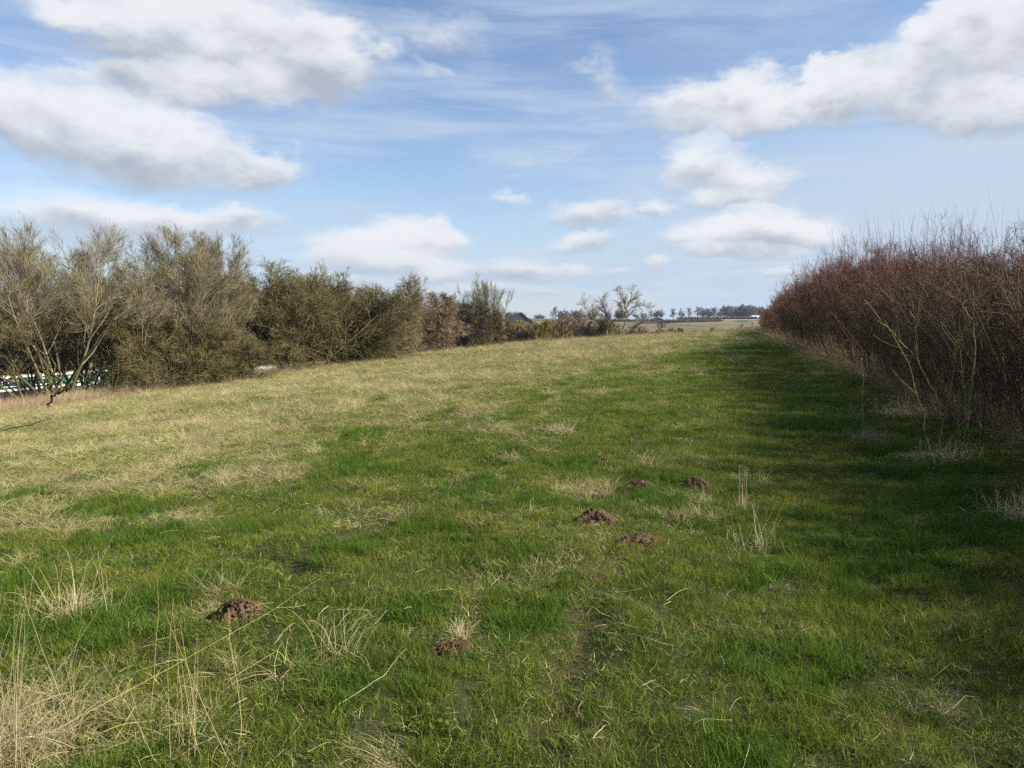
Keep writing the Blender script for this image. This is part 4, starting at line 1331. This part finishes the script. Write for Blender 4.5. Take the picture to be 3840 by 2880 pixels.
def scatter(name, tufts, P, rot, scl, idx, kind='stuff'):
    col = bpy.data.collections.new(name + ' shapes')
    for i, o in enumerate(tufts):
        o.name = '%s_shape_%02d' % (name, i)
        col.objects.link(o)
    me = bpy.data.meshes.new(name)
    me.vertices.add(len(P)); me.vertices.foreach_set('co', np.asarray(P, np.float32).ravel())
    a = me.attributes.new('rot', 'FLOAT_VECTOR', 'POINT'); a.data.foreach_set('vector', np.asarray(rot, np.float32).ravel())
    a = me.attributes.new('scl', 'FLOAT_VECTOR', 'POINT'); a.data.foreach_set('vector', np.asarray(scl, np.float32).ravel())
    a = me.attributes.new('idx', 'INT', 'POINT'); a.data.foreach_set('value', np.asarray(idx, np.int32))
    me.update()
    o = add(name, me)
    ng = bpy.data.node_groups.new(name + ' scatter', 'GeometryNodeTree')
    ng.interface.new_socket('Geometry', in_out='INPUT', socket_type='NodeSocketGeometry')
    ng.interface.new_socket('Geometry', in_out='OUTPUT', socket_type='NodeSocketGeometry')
    N = ng.nodes; Lk = ng.links
    gi = N.new('NodeGroupInput'); go = N.new('NodeGroupOutput')
    iop = N.new('GeometryNodeInstanceOnPoints'); ci = N.new('GeometryNodeCollectionInfo')
    ci.inputs['Collection'].default_value = col
    ci.inputs['Separate Children'].default_value = True
    ci.inputs['Reset Children'].default_value = True

    def na(nm, tp):
        n_ = N.new('GeometryNodeInputNamedAttribute'); n_.data_type = tp; n_.inputs[0].default_value = nm
        return [s for s in n_.outputs if s.enabled and s.name == 'Attribute'][0]
    Lk.new(gi.outputs[0], iop.inputs['Points'])
    Lk.new(ci.outputs[0], iop.inputs['Instance'])
    iop.inputs['Pick Instance'].default_value = True
    Lk.new(na('idx', 'INT'), iop.inputs['Instance Index'])
    e2r = N.new('FunctionNodeEulerToRotation')
    Lk.new(na('rot', 'FLOAT_VECTOR'), e2r.inputs[0]); Lk.new(e2r.outputs[0], iop.inputs['Rotation'])
    Lk.new(na('scl', 'FLOAT_VECTOR'), iop.inputs['Scale'])
    Lk.new(iop.outputs[0], go.inputs[0])
    md = o.modifiers.new('scatter', 'NODES'); md.node_group = ng
    return o


def sector_points(rng, rho0, r_flat, power, rmin, rmax, half):
    """random points, denser near the viewer's ground; returns x, y, r"""
    edges = np.geomspace(rmin, rmax, 60)
    xs = []
    for a, b in zip(edges[:-1], edges[1:]):
        m_ = 0.5 * (a + b)
        rho = rho0 * min(1.0, (r_flat / m_) ** power)
        n = rng.poisson(rho * half * (b * b - a * a))
        r = np.sqrt(rng.uniform(a * a, b * b, n)); th = rng.uniform(-half, half, n)
        xs.append(np.stack([r * np.sin(th), r * np.cos(th), r], 1))
    A = np.concatenate(xs)
    return A[:, 0], A[:, 1], A[:, 2]


def clear_of_soil(x, y, f=0.92):
    k = np.ones(len(x), bool)
    for (mx, my, rx, ry, h, rt, lb) in MOLE:
        k &= ((x - mx) / (rx * f)) ** 2 + ((y - my) / (ry * f)) ** 2 > 1
    return k


def build_grass():
    rng = np.random.default_rng(77)
    green = []
    for i in range(4):
        green.append(tuft('t', [('blade', dict(n=44, spread=0.075, L=(0.035, 0.085), wid=(0.0013, 0.0022), lean=(0.1, 1.1), droop=0.25)),
                                ('straw', dict(n=12, spread=0.08, L=(0.02, 0.07), wid=(0.0010, 0.0018), lean=(0.6, 3.0), droop=0.2))], 10 + i))
    for i in range(3):
        green.append(tuft('t', [('blade_blue', dict(n=46, spread=0.06, L=(0.05, 0.115), wid=(0.0015, 0.0026), lean=(0.1, 0.9), droop=0.35)),
                                ('blade', dict(n=14, spread=0.08, L=(0.05, 0.10), wid=(0.0013, 0.002), lean=(0.3, 1.2), droop=0.3))], 20 + i))
    for i in range(3):
        green.append(tuft('t', [('blade', dict(n=26, spread=0.08, L=(0.03, 0.07), wid=(0.0013, 0.0022), lean=(0.1, 1.4), droop=0.3)),
                                ('straw', dict(n=26, spread=0.09, L=(0.04, 0.10), wid=(0.0010, 0.0018), lean=(0.6, 4.0), droop=0.2))], 30 + i))
    x, y, r = sector_points(rng, 250.0, 7.0, 1.55, 0.9, 135.0, math.radians(72))
    xb, yb, rb = sector_points(rng, 220.0, 7.0, 1.55, 0.2, 4.0, math.pi)
    kb = (np.abs(np.arctan2(xb, yb)) > math.radians(72)) | (rb < 0.9)
    x = np.concatenate([x, xb[kb]]); y = np.concatenate([y, yb[kb]]); r = np.concatenate([r, rb[kb]])
    s = brk_dist(x, y); w = lat(x, y)
    keep = (s > -3.0) & (w > -9.0) & (rng.random(len(x)) > sstep(-w, 2.5, 4.5) * 0.6) & clear_of_soil(x, y)
    wear = ruts(x, y)
    keep &= rng.random(len(x)) > wear * 0.85
    keep &= rng.random(len(x)) > (1 - sstep(w, -1.5, -0.2)) * 0.55
    x, y, r, w, s = x[keep], y[keep], r[keep], w[keep], s[keep]
    d = dryness(x, y)
    lush = fbm(x * 1.5, y * 1.5, 121, 3) + 0.10 * (1 - sstep(w, 1.5, 5.0)) - 0.12 * sstep(r, 8, 16)
    u = rng.random(len(x))
    pd = sstep(d, 0.05, 1.08) ** 1.15 * 0.92 * (0.78 + 0.22 * sstep(r, 5, 9))
    is_dry = u < pd
    # green set
    g = ~is_dry | (rng.random(len(x)) < 0.25)
    xg, yg, rg = x[g], y[g], r[g]
    pick = rng.random(len(xg)); dg = d[g]; lg = lush[g]
    idx = np.where(pick < sstep(dg, 0.1, 0.6) * 0.85, 7 + rng.integers(0, 3, len(xg)),
                   np.where(lg + rng.normal(size=len(xg)) * 0.05 > 0.60, 4 + rng.integers(0, 3, len(xg)), rng.integers(0, 4, len(xg))))
    sx = np.maximum(1.0, (rg / 7.0) ** 0.78) * rng.uniform(0.75, 1.25, len(xg))
    sz = np.maximum(1.0, (rg / 9.0) ** 0.42) * rng.uniform(0.6, 1.25, len(xg)) * (0.75 + 0.5 * vnoise(xg * 1.6, yg * 1.6, 8))
    rot = np.stack([rng.normal(size=len(xg)) * 0.10, rng.normal(size=len(xg)) * 0.10, rng.uniform(0, 6.28, len(xg))], 1)
    o = scatter('grass', green, np.stack([xg, yg, ground_z(xg, yg)], 1), rot, np.stack([sx, sx, sz], 1), idx)
    tag(o, 'short green meadow grass covering the field', 'grass', kind='stuff')

    # dead grass set
    dry = []
    for i in range(5):
        dry.append(tuft('t', [('straw', dict(n=58, spread=0.10, L=(0.04, 0.11), wid=(0.0009, 0.0018), lean=(0.5, 5.0), droop=0.35, z0=0.02)),
                              ('blade', dict(n=40, spread=0.10, L=(0.04, 0.095), wid=(0.0013, 0.0022), lean=(0.1, 1.1), droop=0.2))], 50 + i))
    for i in range(2):
        dry.append(tuft('t', [('straw', dict(n=60, spread=0.06, L=(0.10, 0.24), wid=(0.0009, 0.0017), lean=(0.3, 2.2), droop=0.5, z0=0.02))], 60 + i))
    for i in range(3):
        dry.append(tuft('t', [('dead', dict(n=50, spread=0.12, L=(0.18, 0.55), wid=(0.0012, 0.0024), lean=(0.2, 2.4), droop=0.25, z0=0.05)),
                              ('stalk', dict(n=10, spread=0.12, L=(0.2, 0.6), wid=(0.001, 0.002), lean=(0.2, 2.0), droop=0.2))], 70 + i))
    g = is_dry
    xd, yd, rd, wd_ = x[g], y[g], r[g], w[g]
    clump = fbm(xd * 1.3, yd * 1.3, 131, 3)
    idx = np.where(clump + rng.normal(size=len(xd)) * 0.05 > 0.60, 5 + rng.integers(0, 2, len(xd)), rng.integers(0, 5, len(xd)))
    sx = np.maximum(1.0, (rd / 7.0) ** 0.78) * rng.uniform(0.7, 1.25, len(xd))
    sz = np.maximum(1.0, (rd / 9.0) ** 0.42) * rng.uniform(0.5, 1.2, len(xd))
    # hedge foot: dead stalks
    foot = (wd_ < 0.15 + rng.normal(size=len(xd)) * 0.25)
    idx = np.where(foot & (rng.random(len(xd)) < 0.75), 7 + rng.integers(0, 3, len(xd)), idx)
    sz = np.where(foot, np.clip(sz, 0.6, 1.5), sz)
    pos = np.stack([xd, yd, ground_z(xd, yd)], 1)
    rot = np.stack([rng.normal(size=len(xd)) * 0.15, rng.normal(size=len(xd)) * 0.15, rng.uniform(0, 6.28, len(xd))], 1)
    scl = np.stack([sx, sx, sz], 1)
    # rough margin along the field edge by the canal
    n = 5200
    t = rng.random(n); yy = 14 + 106 * t; i0 = np.interp(yy, BRK[:, 1], BRK[:, 0])
    ex = i0 + rng.normal(size=n) * 0.9 - 0.6; rr = np.hypot(ex, yy)
    pos2 = np.stack([ex, yy, ground_z(ex, yy)], 1)
    sc2 = np.clip(rr / 30, 0.9, 2.6) * rng.uniform(0.7, 1.3, n)
    z2 = rng.uniform(0.5, 1.5, n) * np.interp(rr, [20, 60, 120], [1.0, 1.5, 1.5])
    pos = np.concatenate([pos, pos2]); rot = np.concatenate([rot, np.stack([rng.normal(size=n) * .1, rng.normal(size=n) * .1, rng.uniform(0, 6.28, n)], 1)])
    scl = np.concatenate([scl, np.stack([sc2, sc2, z2], 1)])
    idx = np.concatenate([idx, np.where(rng.random(n) < 0.6, 5 + rng.integers(0, 2, n), rng.integers(7, 10, n))])
    o = scatter('dry_grass', dry, pos, rot, scl, idx)
    tag(o, 'straw coloured dead grass lying in patches over the field and its edges', 'dry grass', kind='stuff')


build_grass()


def build_reeds():
    rng = np.random.default_rng(501)
    shapes = []
    for i in range(4):
        shapes.append(tuft('t', [('reed', dict(n=34, spread=0.35, L=(1.0, 1.9), wid=(0.004, 0.008), lean=(0.0, 0.16), droop=0.03, K=4))], 80 + i))
    n = 2600
    y = rng.uniform(24, 47, n)
    i0 = np.interp(y, BRK[:, 1], BRK[:, 0])
    x = i0 - 1.8 - np.abs(rng.normal(size=n)) * 3.6
    y2 = rng.uniform(56, 95, 900); i1 = np.interp(y2, BRK[:, 1], BRK[:, 0]); x2 = i1 - 2.5 - np.abs(rng.normal(size=900)) * 2.5
    x = np.concatenate([x, x2]); y = np.concatenate([y, y2]); n = len(x)
    sz = rng.uniform(0.32, 0.66, n) * np.where(y > 47, 0.8, 1.0)
    # beyond the field: pale dead herbage
    y3 = rng.uniform(118, 175, 2600); x3 = y3 * rng.uniform(0.17, 0.36, 2600)
    x = np.concatenate([x, x3]); y = np.concatenate([y, y3]); sz = np.concatenate([sz, rng.uniform(0.3, 0.75, 2600)])
    sx = np.clip(np.hypot(x, y) / 45, 0.8, 3.0)
    n = len(x)
    rot = np.stack([rng.normal(size=n) * 0.06, rng.normal(size=n) * 0.06, rng.uniform(0, 6.28, n)], 1)
    o = scatter('reeds', shapes, np.stack([x, y, ground_z(x, y)], 1), rot, np.stack([sx, sx, sz], 1), rng.integers(0, 4, n))
    tag(o, 'pale brown dead reeds along the canal and in the dip beyond the field', 'reeds', kind='stuff')


build_reeds()


# ------------------------------------------------------------------ foreground stalks and clumps
def stalks(rng, n, c, spread, L, wid, lean, droop=0.1, bias=(0, 0), K=7):
    a = rng.uniform(0, 2 * math.pi, n); r = np.abs(rng.normal(size=n)) * spread * 0.55
    x = c[0] + r * np.cos(a); y = c[1] + r * np.sin(a)
    b = rng.uniform(0, 2 * math.pi, n); ln = np.abs(rng.normal(size=n)) * lean
    D = np.stack([np.cos(b) * ln + bias[0], np.sin(b) * ln + bias[1], np.ones(n)], 1)
    S = np.stack([x, y, np.full(n, -0.01)], 1)
    P, R = run(rng, S, D, rng.uniform(L[0], L[1], n), rng.uniform(wid[0], wid[1], n), K, 0.05, 0.0, 0.3, droop)
    P[..., 2] = np.maximum(P[..., 2], 0.005)
    return P, R


def clump(lb, x, y, specs, seed, name='dry_grass_clump', group='clumps of dead grass'):
    rng = np.random.default_rng(seed); w_ = Wood()
    for kw in specs:
        P, R = stalks(rng, c=(0, 0), **kw); w_.add(P, R, 3, rng=rng)
    o = add(name, w_.mesh(name, M['stalk']), loc=(x, y, gz(x, y)))
    return tag(o, lb, 'dry grass', group)


clump('large clump of long dead stalks filling the bottom left corner', -1.95, 2.66, [
    dict(n=420, spread=0.34, L=(0.12, 0.40), wid=(0.0009, 0.0016), lean=1.1, droop=0.25),
    dict(n=80, spread=0.28, L=(0.35, 0.70), wid=(0.0010, 0.0019), lean=0.38, droop=0.05),
    dict(n=14, spread=0.22, L=(0.4, 0.8), wid=(0.0010, 0.0017), lean=0.5, droop=0.03, bias=(0.35, 0.1))], 1)
clump('second bottom clump of thin dead stems, right of the corner one', -1.22, 2.72, [
    dict(n=45, spread=0.2, L=(0.08, 0.2), wid=(0.0008, 0.0014), lean=1.6, droop=0.2),
    dict(n=16, spread=0.20, L=(0.35, 0.66), wid=(0.0010, 0.0017), lean=0.25, droop=0.02)], 2)
clump('pale straw tussock at the left, up the field from the corner clump', -2.55, 4.25, [
    dict(n=420, spread=0.26, L=(0.08, 0.22), wid=(0.0010, 0.0018), lean=2.0, droop=0.35),
    dict(n=24, spread=0.3, L=(0.25, 0.5), wid=(0.0010, 0.0016), lean=0.9, droop=0.1, bias=(-0.3, 0.2))], 3)
clump('small mop of straw on top of the near molehill', -1.53, 4.13, [
    dict(n=120, spread=0.09, L=(0.06, 0.14), wid=(0.001, 0.0016), lean=2.4, droop=0.5)], 4)
clump('small upright straw tuft above the dark dug soil', -0.27, 3.74, [
    dict(n=130, spread=0.06, L=(0.06, 0.15), wid=(0.001, 0.0017), lean=1.2, droop=0.3)], 5)
clump('sparse tuft of tall dead stems at the edge of the hedge shadow', 1.72, 5.15, [
    dict(n=20, spread=0.22, L=(0.18, 0.42), wid=(0.0010, 0.0018), lean=0.55, droop=0.06),
    dict(n=90, spread=0.24, L=(0.08, 0.2), wid=(0.0010, 0.0016), lean=1.6, droop=0.3)], 6)
clump('few thin dead stems standing right of the biggest molehill', 1.98, 6.35, [
    dict(n=9, spread=0.08, L=(0.2, 0.42), wid=(0.0012, 0.0018), lean=0.25, droop=0.04),
    dict(n=40, spread=0.10, L=(0.06, 0.16), wid=(0.0010, 0.0016), lean=1.4, droop=0.3)], 7)
clump('pale round tussock in the middle of the field beyond the molehills', 0.72, 10.9, [
    dict(n=260, spread=0.26, L=(0.10, 0.26), wid=(0.002, 0.0035), lean=1.2, droop=0.4)], 8)
clump('light straw tussock in the hedge shadow left of the forked sapling', 4.85, 10.1, [
    dict(n=300, spread=0.32, L=(0.10, 0.28), wid=(0.0018, 0.003), lean=1.4, droop=0.4)], 9)
clump('straw tussock round the foot of the nearest sapling', 4.95, 8.35, [
    dict(n=340, spread=0.42, L=(0.12, 0.34), wid=(0.0015, 0.0026), lean=1.3, droop=0.35)], 10)
clump('cluster of bent straws beside the bottom centre, left of the dug soil', -0.85, 3.50, [
    dict(n=16, spread=0.12, L=(0.18, 0.34), wid=(0.0014, 0.0022), lean=0.7, droop=0.35),
    dict(n=50, spread=0.18, L=(0.08, 0.18), wid=(0.0010, 0.0016), lean=1.6, droop=0.3)], 11)
clump('swept fan of flattened straw at the bottom edge', -0.45, 2.62, [
    dict(n=240, spread=0.20, L=(0.14, 0.30), wid=(0.0010, 0.0016), lean=1.0, droop=0.4, bias=(-2.6, 1.0))], 12)
clump('flat pale straw patch left of centre, near the field middle', 0.0, 8.9, [
    dict(n=160, spread=0.25, L=(0.10, 0.22), wid=(0.0016, 0.0026), lean=2.0, droop=0.4)], 13)
clump('brown tussock lying against the hedge foot', 6.5, 12.3, [
    dict(n=500, spread=0.55, L=(0.15, 0.5), wid=(0.002, 0.0035), lean=1.2, droop=0.4)], 14)
clump('low brown mound of dead stalks at the right edge, in the hedge shadow', 4.1, 5.9, [
    dict(n=300, spread=0.30, L=(0.12, 0.35), wid=(0.0012, 0.002), lean=1.8, droop=0.35)], 15)


def litter():
    """single cut stalks lying across the near grass"""
    rng = np.random.default_rng(640)
    n = 260
    y = rng.uniform(2.2, 4.2, n) ** 1.0; x = rng.uniform(-2.6, 0.9, n)
    k = fbm(x * 1.2, y * 1.2, 222, 3) + 0.18 * (1 - sstep(y, 2.9, 3.6)) > 0.52
    x, y = x[k], y[k]
    n2 = 25
    x = np.concatenate([x, rng.uniform(-4, 5.0, n2)]); y = np.concatenate([y, rng.uniform(2.4, 7.5, n2)]); n = len(x)
    a = rng.normal(size=n) * 0.9 + 0.35 + np.where(rng.random(n) < 0.5, math.pi, 0)
    D = np.stack([np.cos(a), np.sin(a), rng.uniform(0.0, 0.35, n)], 1)
    S = np.stack([x, y, ground_z(x, y) + rng.uniform(0.015, 0.06, n)], 1)
    P, R = run(rng, S, D, rng.uniform(0.04, 0.24, n), rng.uniform(0.0007, 0.0017, n), 6, 0.09, 0.0, 0.6, 0.12)
    w_ = Wood(); w_.add(P, R, 4, rng=rng)
    tag(add('straw_litter', w_.mesh('straw_litter', M['stalk'])), 'loose cut straws lying on the grass at the bottom', 'straw', kind='stuff')


litter()


def single_stick(lb, name, x, y, pts, ra, rb, mat, seed, cat='stick', twigs=0):
    rng = np.random.default_rng(seed); w_ = Wood()
    p = np.array(pts, float); t = np.linspace(0, len(p) - 1, 5 * (len(p) - 1) + 1)
    P = np.stack([np.interp(t, range(len(p)), p[:, c]) for c in range(3)], 1)
    P[1:-1] += rng.normal(size=(len(P) - 2, 3)) * ra * 1.2
    R = np.linspace(ra, rb, len(P)); w_.add(P[None], R[None], 6, rng=rng, lvl=0.2)
    if twigs:
        S, D, L, r = spawn(rng, P[None], R[None], twigs, 0.2, 1.0, (0.4, 1.0), (0.2, 0.4), 0.6)
        P1, R1 = run(rng, S, D, L, r, 4, 0.15, 0.0, 0.4); w_.add(P1, R1, 4, rng=rng, lvl=0.5)
    tag(add(name, w_.mesh(name, M[mat]), loc=(x, y, gz(x, y))), lb, cat)


single_stick('thin dark fallen branch lying on the grass at the left edge', 'fallen_branch', -11.3, 16.2,
             [(-0.6, -0.3, 0.10), (0.1, 0.0, 0.14), (0.6, 0.15, 0.22), (1.1, 0.3, 0.38)], 0.016, 0.006, 'black_wood', 1, 'branch', 3)
single_stick('crooked black stump sticking out of the reeds at the left edge of the field', 'stump', -17.8, 29.0,
             [(-0.25, 0, -0.1), (-0.05, 0, 0.55), (0.30, 0.05, 0.72), (0.55, 0.05, 0.80)], 0.05, 0.03, 'black_wood', 2, 'stump', 2)
for i, (lb, x, y, pts, ra) in enumerate([
    ('long single straw slanting up to the right across the bottom left grass', -1.45, 2.75,
     [(-0.25, -0.1, 0.1), (0.1, 0.15, 0.24), (0.45, 0.35, 0.40), (0.62, 0.42, 0.50)], 0.0022),
    ('bent straw arching over the grass at bottom centre left', -0.72, 3.35, [(-0.22, 0.05, 0.08), (-0.12, 0.05, 0.11), (0.02, 0, 0.06), (0.10, -0.05, 0.0)], 0.0026),
    ('thick broken straw pointing at the dug soil', -0.56, 3.05, [(-0.16, -0.06, 0.03), (0.0, 0.08, 0.08), (0.08, 0.22, 0.14)], 0.0032),
    ('curled straw loop standing in the grass at bottom right', 1.42, 3.60, [(-0.05, 0, 0.0), (0.0, 0, 0.07), (0.07, 0, 0.09), (0.12, 0, 0.04)], 0.0024),
    ('hooked straw lying in the grass at bottom right', 2.0, 3.25, [(-0.12, 0, 0.04), (-0.02, 0.02, 0.10), (0.06, 0, 0.07), (0.05, -0.02, 0.0)], 0.0026),
    ('long thin dead stem leaning at the right edge', 3.05, 3.75, [(0.18, 0, 0.0), (0.05, 0, 0.16), (-0.12, 0.02, 0.34), (-0.17, 0.02, 0.46)], 0.0024),
]):
    single_stick(lb, 'straw', x, y, pts, ra * 0.5, ra * 0.25, 'stalk', 20 + i, 'straw')


def weed():
    rng = np.random.default_rng(9)
    V = []; Q = []
    e = []
    for k in range(26):
        a = rng.uniform(0, 6.28); r = rng.uniform(0.01, 0.09); ln = rng.uniform(0.012, 0.028); z = rng.uniform(0.015, 0.05)
        c = np.array([r * math.cos(a), r * math.sin(a), z]); d = np.array([math.cos(a), math.sin(a), rng.uniform(-0.3, 0.5)]); d /= np.linalg.norm(d)
        sd = np.cross(d, [0, 0, 1]); sd /= np.linalg.norm(sd); up = np.cross(sd, d)
        b = len(V)
        prof = [(0, 0.1), (0.25, 0.8), (0.55, 1.0), (0.85, 0.6), (1.0, 0.12)]
        for t, w_ in prof:
            m_ = c + d * ln * t
            for s in (-1, 0, 1):
                V.append(m_ + sd * s * ln * 0.5 * w_ + up * (0.006 * (abs(s)) - 0.012 * t * t))
        for i in range(4):
            for j in range(2):
                p = b + i * 3 + j
                Q.append((p, p + 1, p + 4, p + 3))
    me = mesh_from('weed', V, Q, None, M['leaf'], {'tone': np.repeat(rng.random(26), 15)})
    tag(add('weed', me, loc=(-0.32, 2.86, gz(-0.32, 2.86))), 'small broad leaved green weed at the bottom centre', 'plant')


weed()


def build_haze():
    m = bpy.data.materials.new('thin air'); m.use_nodes = True
    t = NT(m.node_tree); t.n.clear()
    out = t.new('ShaderNodeOutputMaterial')
    v = t.new('ShaderNodeVolumePrincipled')
    v.inputs['Color'].default_value = (0.80, 0.88, 1.0, 1.0)
    v.inputs['Density'].default_value = 0.00010
    v.inputs['Anisotropy'].default_value = 0.2
    t.l.new(v.outputs[0], out.inputs['Volume'])
    o = boxes('haze', [(-1600, 1600, -1600, 1600, -7.0, 27.0)], m)
    tag(o, 'thin pale air over the distance', 'haze', kind='stuff')


build_haze()
